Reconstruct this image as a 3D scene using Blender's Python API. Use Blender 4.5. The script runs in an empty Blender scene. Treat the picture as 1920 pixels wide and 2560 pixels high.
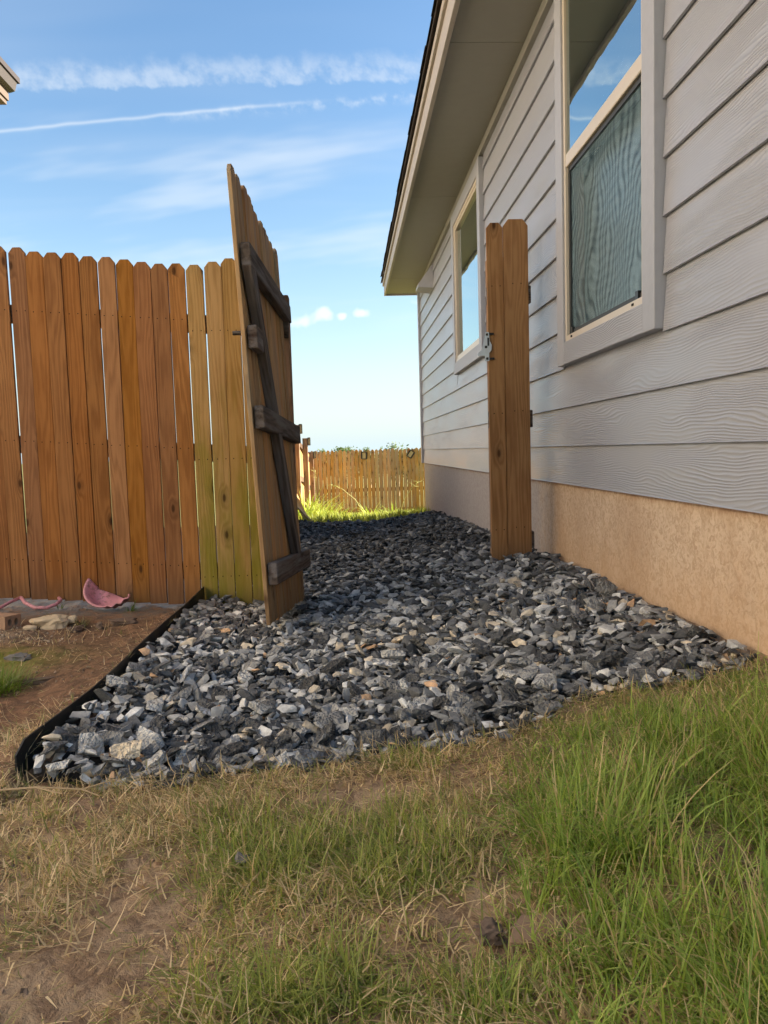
import bpy, bmesh, math, random
import numpy as np
from mathutils import Vector, Matrix, Euler, Quaternion
R = math.radians
rng = np.random.default_rng(7)
random.seed(7)
scene = bpy.context.scene
col = scene.collection
EYE = 0.65

# ------------------------------------------------------------------ camera
cam_d = bpy.data.cameras.new('camera'); cam = bpy.data.objects.new('camera', cam_d); col.objects.link(cam)
cam_d.sensor_fit = 'VERTICAL'; cam_d.sensor_height = 24.0; cam_d.lens = 24.0 * 1900 / 2560
cam_d.clip_start = 0.02; cam_d.clip_end = 2000
Mc = Matrix(((0.9983645514, 0.0337123603, -0.0461703287), (-0.0487335115, 0.0796504703, -0.9956308791), (-0.0298875785, 0.9962526182, 0.0811631278)))
cam.matrix_world = Matrix.Translation((0, 0, EYE)) @ Mc.to_4x4()
scene.camera = cam

# ------------------------------------------------------------------ sun, sky, exposure
SUN_EL, SUN_AZ = R(27), R(8)          # azimuth measured from +X towards +Y
sdir = Vector((math.cos(SUN_EL) * math.cos(SUN_AZ), math.cos(SUN_EL) * math.sin(SUN_AZ), math.sin(SUN_EL)))
sun_d = bpy.data.lights.new('sun', 'SUN'); sun_d.energy = 5.0; sun_d.angle = R(0.5); sun_d.color = (1.0, 0.93, 0.82)
sun = bpy.data.objects.new('sun', sun_d); col.objects.link(sun)
sun.rotation_euler = sdir.to_track_quat('Z', 'Y').to_euler(); sun.location = (20, 6, 15)
scene.view_settings.view_transform = 'Standard'; scene.view_settings.look = 'None'
scene.view_settings.exposure = 2.12; scene.view_settings.gamma = 1.0

scene.render.engine = 'CYCLES'
cy_ = scene.cycles; cy_.max_bounces = 6; cy_.diffuse_bounces = 3; cy_.glossy_bounces = 3; cy_.transmission_bounces = 4; cy_.transparent_max_bounces = 6; cy_.caustics_reflective = False; cy_.caustics_refractive = False

class NT:
    """small helper to write node graphs"""
    def __init__(s, tree): s.t = tree; s.n = tree.nodes; s.l = tree.links
    def node(s, typ, **kw):
        n = s.n.new(typ)
        for k, v in kw.items(): setattr(n, k, v)
        return n
    def put(s, sock, v):
        if isinstance(v, bpy.types.NodeSocket): s.l.new(v, sock)
        elif v is not None:
            if isinstance(v, (tuple, list)) and len(v) == 3 and sock.type == 'RGBA': v = (*v, 1)
            sock.default_value = v
    def m(s, op, a, b=None, c=None, clamp=False):
        n = s.node('ShaderNodeMath', operation=op, use_clamp=clamp)
        s.put(n.inputs[0], a); s.put(n.inputs[1], b); s.put(n.inputs[2], c)
        return n.outputs[0]
    def vm(s, op, a, b=None):
        n = s.node('ShaderNodeVectorMath', operation=op); s.put(n.inputs[0], a); s.put(n.inputs[1], b); return n.outputs[0]
    def mapping(s, vec, scale=(1, 1, 1), loc=(0, 0, 0), rot=(0, 0, 0)):
        n = s.node('ShaderNodeMapping'); s.put(n.inputs[0], vec); s.put(n.inputs['Location'], loc); s.put(n.inputs['Rotation'], rot); s.put(n.inputs['Scale'], scale); return n.outputs[0]
    def noise(s, vec, scale, detail=3, rough=0.5, dist=0, color=False):
        n = s.node('ShaderNodeTexNoise'); s.put(n.inputs['Vector'], vec); s.put(n.inputs['Scale'], scale); s.put(n.inputs['Detail'], detail); s.put(n.inputs['Roughness'], rough); s.put(n.inputs['Distortion'], dist)
        return n.outputs['Color' if color else 'Fac']
    def mix(s, f, a, b, mode='MIX'):
        n = s.node('ShaderNodeMix', data_type='RGBA', blend_type=mode); s.put(n.inputs[0], f); s.put(n.inputs[6], a); s.put(n.inputs[7], b); return n.outputs[2]
    def ss(s, v, lo, hi):
        n = s.node('ShaderNodeMapRange', interpolation_type='SMOOTHSTEP'); s.put(n.inputs[0], v); s.put(n.inputs[1], lo); s.put(n.inputs[2], hi); return n.outputs[0]
    def sep(s, v):
        n = s.node('ShaderNodeSeparateXYZ'); s.put(n.inputs[0], v); return n.outputs
    def comb(s, x, y, z):
        n = s.node('ShaderNodeCombineXYZ'); s.put(n.inputs[0], x); s.put(n.inputs[1], y); s.put(n.inputs[2], z); return n.outputs[0]
    def bump(s, h, strength, dist, normal=None):
        n = s.node('ShaderNodeBump'); s.put(n.inputs['Height'], h); s.put(n.inputs['Strength'], strength); s.put(n.inputs['Distance'], dist); s.put(n.inputs['Normal'], normal); return n.outputs[0]
    def hsv(s, c, h=.5, sat=1, val=1):
        n = s.node('ShaderNodeHueSaturation'); s.put(n.inputs['Color'], c); s.put(n.inputs['Hue'], h); s.put(n.inputs['Saturation'], sat); s.put(n.inputs['Value'], val); return n.outputs[0]
    def gauss2(s, u, v, cu, cv, ru, rv):
        a = s.m('POWER', s.m('DIVIDE', s.m('SUBTRACT', u, cu), ru), 2); b = s.m('POWER', s.m('DIVIDE', s.m('SUBTRACT', v, cv), rv), 2)
        return s.m('EXPONENT', s.m('MULTIPLY', s.m('ADD', a, b), -1))

def build_world():
    w = bpy.data.worlds.new('World'); scene.world = w; w.use_nodes = True; w.cycles.sampling_method = 'MANUAL'; w.cycles.sample_map_resolution = 256
    t = NT(w.node_tree); t.n.clear()
    sky = t.node('ShaderNodeTexSky', sky_type='NISHITA'); sky.sun_disc = False
    sky.sun_elevation = SUN_EL; sky.sun_rotation = math.pi / 2 - SUN_AZ
    sky.air_density = 1.1; sky.dust_density = .7; sky.ozone_density = 1.2; sky.altitude = 0
    d = t.node('ShaderNodeTexCoord').outputs['Generated']
    x, y, z = t.sep(d)[:3]
    # gnomonic coordinates on the half sky ahead (long straight condensation trails stay straight)
    ys = t.m('MAXIMUM', y, .05); u = t.m('DIVIDE', x, ys); v = t.m('DIVIDE', z, ys)
    ahead = t.ss(y, .1, .3)
    # flat cloud layer coordinates for the cirrus
    zs = t.m('ADD', t.m('MAXIMUM', z, 0), .12)
    p = t.comb(t.m('DIVIDE', x, zs), t.m('DIVIDE', y, zs), 0)
    cir = t.noise(t.mapping(p, (.5, 1.7, 1), (3.1, 1.7, 0), (0, 0, R(-10))), 1.1, 3, .58, .4)
    cir = t.m('MULTIPLY', t.m('MULTIPLY', t.ss(cir, .47, .75), t.ss(z, .02, .2)), .4)
    # broad old trail
    rag = t.noise(t.comb(t.m('MULTIPLY', u, 1), t.m('ADD', v, t.m('MULTIPLY', u, .22)), 0), 38, 3, .6, 0)
    vc = t.m('ADD', .4785, t.m('MULTIPLY', u, .016))
    hw = t.m('ADD', .018, t.m('MULTIPLY', t.m('SUBTRACT', rag, .5), .022))
    e = t.m('DIVIDE', t.m('SUBTRACT', v, vc), hw)
    up = t.m('SUBTRACT', 1, t.ss(e, -.1, 1.4)); dn = t.ss(e, -1.0, -.65)
    band = t.m('MULTIPLY', t.m('MULTIPLY', up, dn), t.ss(rag, .25, .7))
    band = t.m('MULTIPLY', band, .38)
    # thin fresh trail with its ragged fall-streaks
    wob = t.m('MULTIPLY', t.m('SUBTRACT', t.noise(t.comb(u, 0, 0), 22, 1), .5), .005)
    vc2 = t.m('ADD', t.m('ADD', .4424, t.m('MULTIPLY', u, .0695)), t.m('ADD', wob, t.m('MULTIPLY', t.m('MULTIPLY', u, u), -.03)))
    e2 = t.m('DIVIDE', t.m('SUBTRACT', v, vc2), .0022)
    thin = t.m('EXPONENT', t.m('MULTIPLY', t.m('MULTIPLY', e2, e2), -1))
    thin = t.m('MULTIPLY', thin, t.m('SUBTRACT', 1, t.ss(u, -.15, .02)))
    e3 = t.m('DIVIDE', t.m('SUBTRACT', v, t.m('SUBTRACT', vc2, .004)), .006)
    fall = t.m('MULTIPLY', t.m('EXPONENT', t.m('MULTIPLY', t.m('MULTIPLY', e3, e3), -1)), t.ss(rag, .42, .75))
    fall = t.m('MULTIPLY', fall, t.m('MULTIPLY', t.ss(u, -.3, -.05), .5))
    trail = t.m('ADD', t.m('MULTIPLY', thin, .40), fall)
    # little fair weather puffs low over the fence
    pn = t.noise(t.comb(u, v, 9.0), 40, 2, .6)
    puff = None
    for cu, cv, ru, rv in ((-.058, .168, .02, .011), (-.022, .176, .013, .013), (.0, .174, .007, .006), (.024, .177, .014, .007), (-.33, .15, .05, .012), (.12, .19, .03, .01), (.3, .165, .05, .014)):
        g = t.gauss2(u, v, cu, cv, ru, rv); puff = g if puff is None else t.m('ADD', puff, g)
    puff = t.ss(t.m('ADD', puff, t.m('MULTIPLY', t.m('SUBTRACT', pn, .5), 1.3)), .40, .95)
    # long flat veils
    vn = t.noise(t.comb(t.m('MULTIPLY', u, .5), t.m('MULTIPLY', t.m('SUBTRACT', v, t.m('MULTIPLY', u, .12)), 2.4), 5.0), 7, 3, .55, 0)
    veil = t.m('MULTIPLY', t.ss(vn, .46, .72), t.m('MULTIPLY', t.ss(v, .12, .22), t.m('SUBTRACT', 1, t.ss(v, .36, .46))))
    veil = t.m('MULTIPLY', veil, .40)
    special = t.m('MULTIPLY', ahead, t.m('ADD', t.m('ADD', band, trail), t.m('ADD', 0.0, veil)))
    f = t.m('ADD', special, t.m('MULTIPLY', cir, t.m('SUBTRACT', 1, t.m('MULTIPLY', ahead, .6))), clamp=True)
    c = t.mix(t.m('MULTIPLY', f, .9), t.hsv(sky.outputs[0], .5, 1.2, .85), (CLOUD * .93, CLOUD * .97, CLOUD))
    hz = t.m('EXPONENT', t.m('MULTIPLY', t.m('MAXIMUM', z, 0), -7.5))
    c = t.mix(t.m('MULTIPLY', hz, .95), c, (HAZE * .74, HAZE * .92, HAZE))
    c = t.mix(t.m('MULTIPLY', t.m('MULTIPLY', puff, ahead), .55), c, (CLOUD * 1.15,) * 3)
    bg = t.node('ShaderNodeBackground'); t.put(bg.inputs[0], c); bg.inputs[1].default_value = SKY_STRENGTH
    t.l.new(bg.outputs[0], t.node('ShaderNodeOutputWorld').inputs[0])
SKY_STRENGTH = 0.066; CLOUD = 3.9; HAZE = 3.7
build_world()

# ------------------------------------------------------------------ object helpers
def tag(o, label=None, cat=None, group=None, kind=None):
    if label: o['label'] = label
    if cat: o['category'] = cat
    if group: o['group'] = group
    if kind: o['kind'] = kind
    return o
def empty(name, loc=(0, 0, 0), label=None, cat=None, group=None):
    o = bpy.data.objects.new(name, None); o.location = loc; o.empty_display_size = .1; col.objects.link(o); return tag(o, label, cat, group)
def link(name, me, mat=None, parent=None, loc=None, rot=None, scale=None):
    if mat and not me.materials: me.materials.append(mat)
    o = bpy.data.objects.new(name, me); col.objects.link(o)
    if parent: o.parent = parent
    if loc is not None: o.location = loc
    if rot is not None: o.rotation_euler = rot
    if scale is not None: o.scale = scale
    return o
def mesh(name, verts, faces, smooth=False):
    me = bpy.data.meshes.new(name); me.from_pydata([tuple(v) for v in verts], [], faces); me.update()
    if smooth: me.polygons.foreach_set('use_smooth', [True] * len(me.polygons))
    return me
def from_bm(name, bm, smooth=False):
    bmesh.ops.recalc_face_normals(bm, faces=bm.faces)
    me = bpy.data.meshes.new(name); bm.to_mesh(me); bm.free()
    if smooth: me.polygons.foreach_set('use_smooth', [True] * len(me.polygons))
    return me
def box_bm(bm, a, b, M=None):
    vs = [bm.verts.new((x, y, z)) for x in (a[0], b[0]) for y in (a[1], b[1]) for z in (a[2], b[2])]
    for f in ((0, 1, 3, 2), (4, 6, 7, 5), (0, 4, 5, 1), (2, 3, 7, 6), (0, 2, 6, 4), (1, 5, 7, 3)): bm.faces.new([vs[i] for i in f])
    if M is not None: bmesh.ops.transform(bm, matrix=M, verts=vs)
    return vs
def box(name, a, b, bev=0):
    bm = bmesh.new(); box_bm(bm, a, b)
    if bev: bmesh.ops.bevel(bm, geom=bm.edges[:], offset=bev, segments=1, affect='EDGES')
    return from_bm(name, bm)
def prism(name, prof, axis, lo, hi, bev=0):
    """profile (2d) extruded along axis: 'y' -> prof (x,z); 'x' -> prof (y,z); 'z' -> prof (x,y)"""
    def P(p, t): return {'y': (p[0], t, p[1]), 'x': (t, p[0], p[1]), 'z': (p[0], p[1], t)}[axis]
    n = len(prof); v = [P(p, lo) for p in prof] + [P(p, hi) for p in prof]
    f = [tuple(range(n)), tuple(range(2 * n - 1, n - 1, -1))] + [(i, i + n, (i + 1) % n + n, (i + 1) % n) for i in range(n)]
    bm = bmesh.new(); vs = [bm.verts.new(q) for q in v]
    for q in f: bm.faces.new([vs[i] for i in q])
    if bev: bmesh.ops.bevel(bm, geom=bm.edges[:], offset=bev, segments=1, affect='EDGES')
    return from_bm(name, bm)
def tube_bm(bm, pts, rad, n=8):
    rings = []
    pts = [Vector(p) for p in pts]
    for i, p in enumerate(pts):
        d = (pts[min(i + 1, len(pts) - 1)] - pts[max(i - 1, 0)]).normalized()
        q = d.to_track_quat('Z', 'Y'); r = rad[i] if isinstance(rad, (list, tuple)) else rad
        rings.append([bm.verts.new(p + q @ Vector((r * math.cos(2 * math.pi * k / n), r * math.sin(2 * math.pi * k / n), 0))) for k in range(n)])
    for a, b in zip(rings, rings[1:]):
        for k in range(n): bm.faces.new((a[k], a[(k + 1) % n], b[(k + 1) % n], b[k]))
    bm.faces.new(rings[0][::-1]); bm.faces.new(rings[-1])
def np_mesh(name, verts, faces, colors=None, smooth=False):
    """verts Nx3, faces FxK (all the same K), colors Nx3 -> point colour attribute 'col'"""
    me = bpy.data.meshes.new(name); N, F, K = len(verts), len(faces), faces.shape[1]
    me.vertices.add(N); me.vertices.foreach_set('co', np.ascontiguousarray(verts, np.float32).ravel())
    me.loops.add(F * K); me.loops.foreach_set('vertex_index', np.ascontiguousarray(faces, np.int32).ravel())
    me.polygons.add(F); me.polygons.foreach_set('loop_start', np.arange(0, F * K, K, dtype=np.int32))
    if colors is not None:
        a = me.color_attributes.new('col', 'FLOAT_COLOR', 'POINT'); c = np.ones((N, 4), np.float32); c[:, :3] = colors; a.data.foreach_set('color', c.ravel())
    me.polygons.foreach_set('use_smooth', np.full(F, smooth)); me.update(calc_edges=True); me.validate()
    return me

# ------------------------------------------------------------------ materials
def mat(name):
    m = bpy.data.materials.new(name); m.use_nodes = True; t = NT(m.node_tree); t.n.clear()
    out = t.node('ShaderNodeOutputMaterial'); b = t.node('ShaderNodeBsdfPrincipled'); t.l.new(b.outputs[0], out.inputs[0])
    t.b, t.out, t.mat = b, out, m
    return t
def P(t, base=None, rough=None, normal=None, spec=None, metal=None):
    for k, v in (('Base Color', base), ('Roughness', rough), ('Normal', normal), ('Specular IOR Level', spec), ('Metallic', metal)):
        if v is not None: t.put(t.b.inputs[k], v)
    return t.mat
def obj_rand(t): return t.node('ShaderNodeObjectInfo').outputs['Random']
def wood(name, light, dark, knot=(.03, .012, .006), axis='z', tint=.25, rough=.85, moss=None, knots=1.0, grey=None, spec=.15, nails=False):
    t = mat(name); oc = t.node('ShaderNodeTexCoord').outputs['Object']; r = obj_rand(t)
    X, Y, Z = t.sep(oc)[:3]
    a, b, c = {'z': (X, Y, Z), 'x': (Z, Y, X), 'y': (X, Z, Y)}[axis]       # c runs along the grain
    off = t.comb(t.m('MULTIPLY', r, 37.0), t.m('MULTIPLY', r, 91.0), t.m('MULTIPLY', r, 53.0))
    loc = t.comb(a, b, c)
    # knots: sparse cells in the face plane
    kv = t.node('ShaderNodeTexVoronoi', voronoi_dimensions='2D'); kv.inputs['Scale'].default_value = 1.0; kv.inputs['Randomness'].default_value = 1
    t.put(kv.inputs['Vector'], t.vm('ADD', t.comb(t.m('MULTIPLY', a, 11), t.m('MULTIPLY', c, 4.5), 0), off))
    kd = kv.outputs['Distance']; keep = t.m('GREATER_THAN', t.sep(kv.outputs['Color'])[0], 1 - .34 * knots)
    kn = t.m('MULTIPLY', t.m('SUBTRACT', 1, t.ss(kd, .05, .13)), keep)
    halo = t.m('MULTIPLY', t.m('SUBTRACT', 1, t.ss(kd, .08, .42)), keep)
    fld = t.noise(t.vm('ADD', t.comb(t.m('MULTIPLY', a, 9), t.m('MULTIPLY', b, 9), t.m('MULTIPLY', c, .8)), off), 1.0, 3, .45)
    ph = t.m('ADD', t.m('ADD', t.m('MULTIPLY', fld, 75), t.m('MULTIPLY', a, 190)), t.m('MULTIPLY', halo, 9))
    grain = t.m('ADD', t.m('MULTIPLY', t.m('SINE', ph), .5), .5)
    streak = t.noise(t.vm('ADD', t.comb(t.m('MULTIPLY', a, 160), t.m('MULTIPLY', b, 160), t.m('MULTIPLY', c, 5)), off), 1.0, 3, .6)
    blotch = t.noise(t.vm('ADD', t.comb(t.m('MULTIPLY', a, 6), t.m('MULTIPLY', b, 6), t.m('MULTIPLY', c, 2.2)), off), 1.0, 4, .6)
    f = t.m('ADD', t.m('ADD', t.m('MULTIPLY', grain, .34), t.m('MULTIPLY', streak, .55)), t.m('MULTIPLY', t.m('SUBTRACT', blotch, .5), 1.3))
    colr = t.mix(t.ss(f, .12, .85), light, dark)
    if grey: colr = t.mix(t.ss(t.noise(t.vm('ADD', t.comb(t.m('MULTIPLY', a, 20), t.m('MULTIPLY', b, 20), t.m('MULTIPLY', c, 2)), off), 1, 4, .65), .42, .66), colr, grey)
    r2 = t.m('FRACT', t.m('MULTIPLY', r, 17.31)); r3 = t.m('FRACT', t.m('MULTIPLY', r, 7.77))
    colr = t.hsv(colr, t.m('ADD', .5, t.m('MULTIPLY', t.m('SUBTRACT', r2, .5), .05 * tint)), t.m('ADD', 1.0, t.m('MULTIPLY', t.m('SUBTRACT', r3, .5), .5 * tint * 2)), t.m('ADD', 1, t.m('MULTIPLY', t.m('SUBTRACT', r, .5), 1.7 * tint)))
    if moss:
        mn = t.noise(t.vm('ADD', t.comb(t.m('MULTIPLY', a, 10), t.m('MULTIPLY', b, 10), t.m('MULTIPLY', c, 2.2)), off), 1.0, 4, .6)
        mf = t.ss(t.m('ADD', mn, t.m('MULTIPLY', t.m('SUBTRACT', .9, c), .36)), .42, .84)
        colr = t.mix(t.m('MULTIPLY', mf, .72), colr, moss)
    colr = t.mix(t.m('MULTIPLY', halo, .28), colr, knot); colr = t.mix(t.m('MULTIPLY', kn, .75), colr, knot)
    if nails:
        nz = t.m('MINIMUM', t.m('ABSOLUTE', t.m('SUBTRACT', c, 1.44)), t.m('MINIMUM', t.m('ABSOLUTE', t.m('SUBTRACT', c, .80)), t.m('ABSOLUTE', t.m('SUBTRACT', c, .20))))
        nx = t.m('SUBTRACT', t.m('ABSOLUTE', t.m('ADD', a, t.m('MULTIPLY', t.m('SUBTRACT', r2, .5), .01))), .021)
        nd = t.m('SQRT', t.m('ADD', t.m('MULTIPLY', nz, nz), t.m('MULTIPLY', nx, nx)))
        colr = t.mix(t.m('SUBTRACT', 1, t.ss(nd, .0021, .0037)), colr, (.035, .02, .012))
    if axis == 'z':      # damp dirt splashed on the foot of each board
        dmp = t.m('MULTIPLY', t.ss(t.m('ADD', c, t.m('MULTIPLY', blotch, .22)), .30, .10), .5); colr = t.mix(dmp, colr, (.10, .07, .045))
    h = t.m('SUBTRACT', t.m('ADD', t.m('MULTIPLY', grain, -.4), t.m('MULTIPLY', streak, -.8)), t.m('MULTIPLY', kn, .5))
    return P(t, colr, rough, t.bump(h, .55, .0025), spec)

def painted(name, colr, rough=.42, grain=True, dirt=.12, stain=None, gscale=1.0):
    """factory primed fibre cement with embossed cedar grain running along local y"""
    t = mat(name); oc = t.node('ShaderNodeTexCoord').outputs['Object']; r = obj_rand(t)
    X, Y, Z = t.sep(oc)[:3]
    off = t.comb(t.m('MULTIPLY', r, 57.0), t.m('MULTIPLY', r, 91.0), t.m('MULTIPLY', r, 33.0))
    nrm = None
    if grain:
        lv = t.vm('ADD', t.comb(t.m('MULTIPLY', X, 2), t.m('MULTIPLY', Y, 2.0), t.m('MULTIPLY', Z, 8.0)), off)
        fld = t.noise(lv, 1.0, 2.2, .42)
        fine = t.noise(t.vm('ADD', t.comb(X, t.m('MULTIPLY', Y, 16), t.m('MULTIPLY', Z, 40)), off), 1.0, 3, .5)
        ph = t.m('ADD', t.m('MULTIPLY', Z, 6.283 / .0135 * gscale), t.m('ADD', t.m('MULTIPLY', fld, 50 * gscale), t.m('MULTIPLY', fine, 2.2)))
        s = t.m('ADD', t.m('MULTIPLY', t.m('SINE', ph), .5), .5)
        s = t.m('POWER', s, 1.6)
        amp = t.ss(t.noise(t.vm('ADD', t.comb(0.0, t.m('MULTIPLY', Y, 1.3), t.m('MULTIPLY', Z, 5)), off), 1.0, 3, .6), .30, .62)
        h = t.m('MULTIPLY', s, t.m('ADD', .12, t.m('MULTIPLY', amp, .88)))
        nrm = t.bump(h, .7, .0019)
    big = t.noise(t.comb(X, t.m('MULTIPLY', Y, 1.2), t.m('MULTIPLY', Z, 3)), 2.0, 4, .6)
    c = t.mix(t.m('MULTIPLY', t.ss(big, .35, .75), dirt), colr, tuple(v * .72 for v in colr))
    spk = t.noise(oc, 190, 2, .5)
    c = t.mix(t.m('MULTIPLY', t.m('GREATER_THAN', spk, .765), .5), c, (.12, .09, .06))
    rg = t.m('ADD', rough - .02, t.m('MULTIPLY', big, .04))
    return P(t, c, rg, nrm, .5)

def plain(name, colr, rough=.6, metal=0, var=.15, scale=30, bump=.0):
    t = mat(name); oc = t.node('ShaderNodeTexCoord').outputs['Object']
    n = t.noise(oc, scale, 4, .6)
    c = t.mix(n, tuple(v * (1 - var) for v in colr), tuple(min(1, v * (1 + var)) for v in colr))
    return P(t, c, rough, t.bump(n, .5, bump) if bump else None, None, metal)

M = {}
M['cedar'] = wood('stained_cedar', (.355, .162, .055), (.23, .097, .031), tint=.17, nails=True, knots=.45)
M['mossy'] = wood('mossy_cedar', (.45, .28, .105), (.31, .18, .055), moss=(.20, .205, .014), tint=.10, nails=True, knots=.4)
M['gate_board'] = wood('gate_cedar', (.46, .28, .135), (.27, .145, .065), grey=(.34, .26, .17), tint=.22, knots=.4)
M['panel'] = wood('panel_cedar', (.36, .20, .085), (.24, .12, .048), tint=.08, nails=True, knots=.45)
M['rail'] = wood('weathered_rail', (.13, .10, .08), (.045, .032, .026), grey=(.17, .155, .15), axis='x', tint=.15, rough=.85)
M['rail_y'] = wood('weathered_rail_long', (.16, .10, .06), (.07, .04, .022), axis='y', tint=.15, rough=.85)
M['back'] = wood('sunned_cedar', (.56, .33, .125), (.40, .21, .07), tint=.22, grey=(.42, .30, .17))
M['post'] = wood('old_post', (.30, .19, .12), (.17, .10, .06), tint=.12)
M['siding'] = painted('grey_siding_paint', (.345, .358, .40), .325, gscale=1.5, dirt=.06)
M['trim'] = painted('grey_trim_paint', (.345, .36, .405), .5, gscale=1.6)
M['trim_z'] = plain('grey_trim_upright', (.345, .36, .405), .5, var=.1, scale=25, bump=.002)
M['soffit'] = plain('soffit_paint', (.275, .27, .235), .6, var=.06, scale=12, bump=.001)
M['fascia'] = plain('fascia_paint', (.40, .36, .31), .55, var=.12, scale=14, bump=.002)
M['vinyl'] = plain('cream_vinyl', (.58, .52, .43), .35, var=.04)
M['shingle'] = plain('dark_shingle', (.045, .035, .032), .9, var=.5, scale=60, bump=.004)
M['dark'] = plain('dark_gap', (.02, .018, .016), .9)
M['black_steel'] = plain('black_steel', (.018, .02, .021), .5, metal=0, var=.35, scale=18, bump=.002)
M['iron'] = plain('black_iron', (.025, .022, .022), .45, .4)
M['zinc'] = plain('zinc_plate', (.62, .64, .66), .35, .7, var=.12, scale=40)
M['rust'] = plain('rusty_iron', (.16, .05, .02), .9, .2, var=.5, scale=50, bump=.003)
M['room'] = plain('room_wall', (.20, .20, .18), .9)
M['slat'] = plain('blind_slat', (.55, .55, .5), .5)
M['mud'] = plain('dried_mud', (.28, .19, .125), .95, var=.2, scale=40, bump=.006)
M['darkmud'] = plain('dark_mud', (.14, .10, .075), .95, var=.5, scale=60, bump=.01)
M['lime'] = plain('pale_limestone', (.58, .47, .32), .95, var=.35, scale=25, bump=.01)
M['grey_rock'] = plain('grey_rock', (.20, .19, .175), .9, var=.4, scale=25, bump=.01)
M['twig'] = plain('dry_twig', (.42, .31, .18), .9, var=.3)
M['lamp_black'] = plain('lamp_black', (.02, .02, .02), .4)
M['lamp_lens'] = plain('lamp_lens', (.42, .34, .18), .3)
M['glass_dark'] = plain('dark_pane', (.03, .04, .045), .05)
M['tan_wall'] = plain('tan_render', (.64, .54, .43), .85, var=.1, scale=5)
M['tan_trim'] = plain('tan_trim', (.115, .082, .056), .8)
M['white_gutter'] = plain('pale_gutter', (.07, .055, .045), .5, var=.05)

def m_foundation():
    t = mat('stucco_foundation'); oc = t.node('ShaderNodeTexCoord').outputs['Object']
    X, Y, Z = t.sep(oc)[:3]
    n1 = t.noise(t.comb(X, Y, t.m('MULTIPLY', Z, .6)), 3.2, 5, .62, .4); n2 = t.noise(oc, 45, 5, .65, 1.2); n3 = t.noise(oc, 13, 3, .6)
    c = t.mix(t.ss(n1, .32, .68), (.56, .42, .30), (.69, .565, .43))
    c = t.mix(t.m('MULTIPLY', t.ss(n2, .40, .64), .7), c, (.40, .275, .18))
    st = t.noise(t.comb(X, t.m('MULTIPLY', Y, 5), t.m('MULTIPLY', Z, .7)), 2.0, 4, .6)
    c = t.mix(t.m('MULTIPLY', t.ss(st, .48, .7), .35), c, (.46, .33, .22))
    # red soil splashed on the lower part, worst at the near end
    low = t.m('MULTIPLY', t.ss(t.m('ADD', Z, t.m('MULTIPLY', t.m('SUBTRACT', n3, .5), .25)), .42, .02), t.ss(Y, 7.5, 2.5))
    c = t.mix(t.m('MULTIPLY', low, .6), c, (.60, .385, .215))
    c = t.mix(t.m('MULTIPLY', t.ss(t.m('ADD', Y, t.m('MULTIPLY', n3, .3)), 3.85, 4.4), .88), c, t.mix(t.ss(n2, .4, .7), (.38, .37, .385), (.29, .275, .275)))  # grey past the fence line paints in the cool shade there
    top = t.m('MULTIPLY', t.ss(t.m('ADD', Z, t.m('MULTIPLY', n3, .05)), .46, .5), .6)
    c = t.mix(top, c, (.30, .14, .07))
    crack = t.node('ShaderNodeTexVoronoi', feature='DISTANCE_TO_EDGE'); t.put(crack.inputs['Vector'], t.vm('ADD', oc, t.vm('SCALE', t.noise(oc, 9, 3, .6, 0, True), None))); crack.inputs['Scale'].default_value = 3.1
    h = t.m('ADD', t.m('MULTIPLY', n2, 1), t.m('MULTIPLY', n3, .8))
    return P(t, c, .92, t.bump(h, .6, .008), .2)
M['foundation'] = m_foundation()

def m_glass(name, tint, refl, rough=.012):
    t = mat(name); t.n.remove(t.b)
    fr = t.node('ShaderNodeFresnel'); fr.inputs[0].default_value = refl
    wob = t.noise(t.node('ShaderNodeTexCoord').outputs['Object'], 2.2, 2)
    nrm = t.bump(wob, .10, .01)
    g = t.node('ShaderNodeBsdfGlossy'); g.inputs['Roughness'].default_value = rough; t.put(g.inputs['Color'], (.88, 1.0, 1.0)); t.put(g.inputs['Normal'], nrm)
    tr = t.node('ShaderNodeBsdfTransparent'); t.put(tr.inputs[0], tint)
    m = t.node('ShaderNodeMixShader'); t.put(m.inputs[0], t.m('ADD', t.m('MULTIPLY', fr.outputs[0], 1.2), .27, clamp=True)); t.l.new(tr.outputs[0], m.inputs[1]); t.l.new(g.outputs[0], m.inputs[2]); t.l.new(m.outputs[0], t.out.inputs[0])
    return t.mat
M['glass'] = m_glass('window_glass', (.45, .58, .55), 3.2)
M['glass_low'] = m_glass('window_glass_rough', (.45, .58, .55), 3.2, .34)  # rougher pane, set to blur the reflected fence panel
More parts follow.
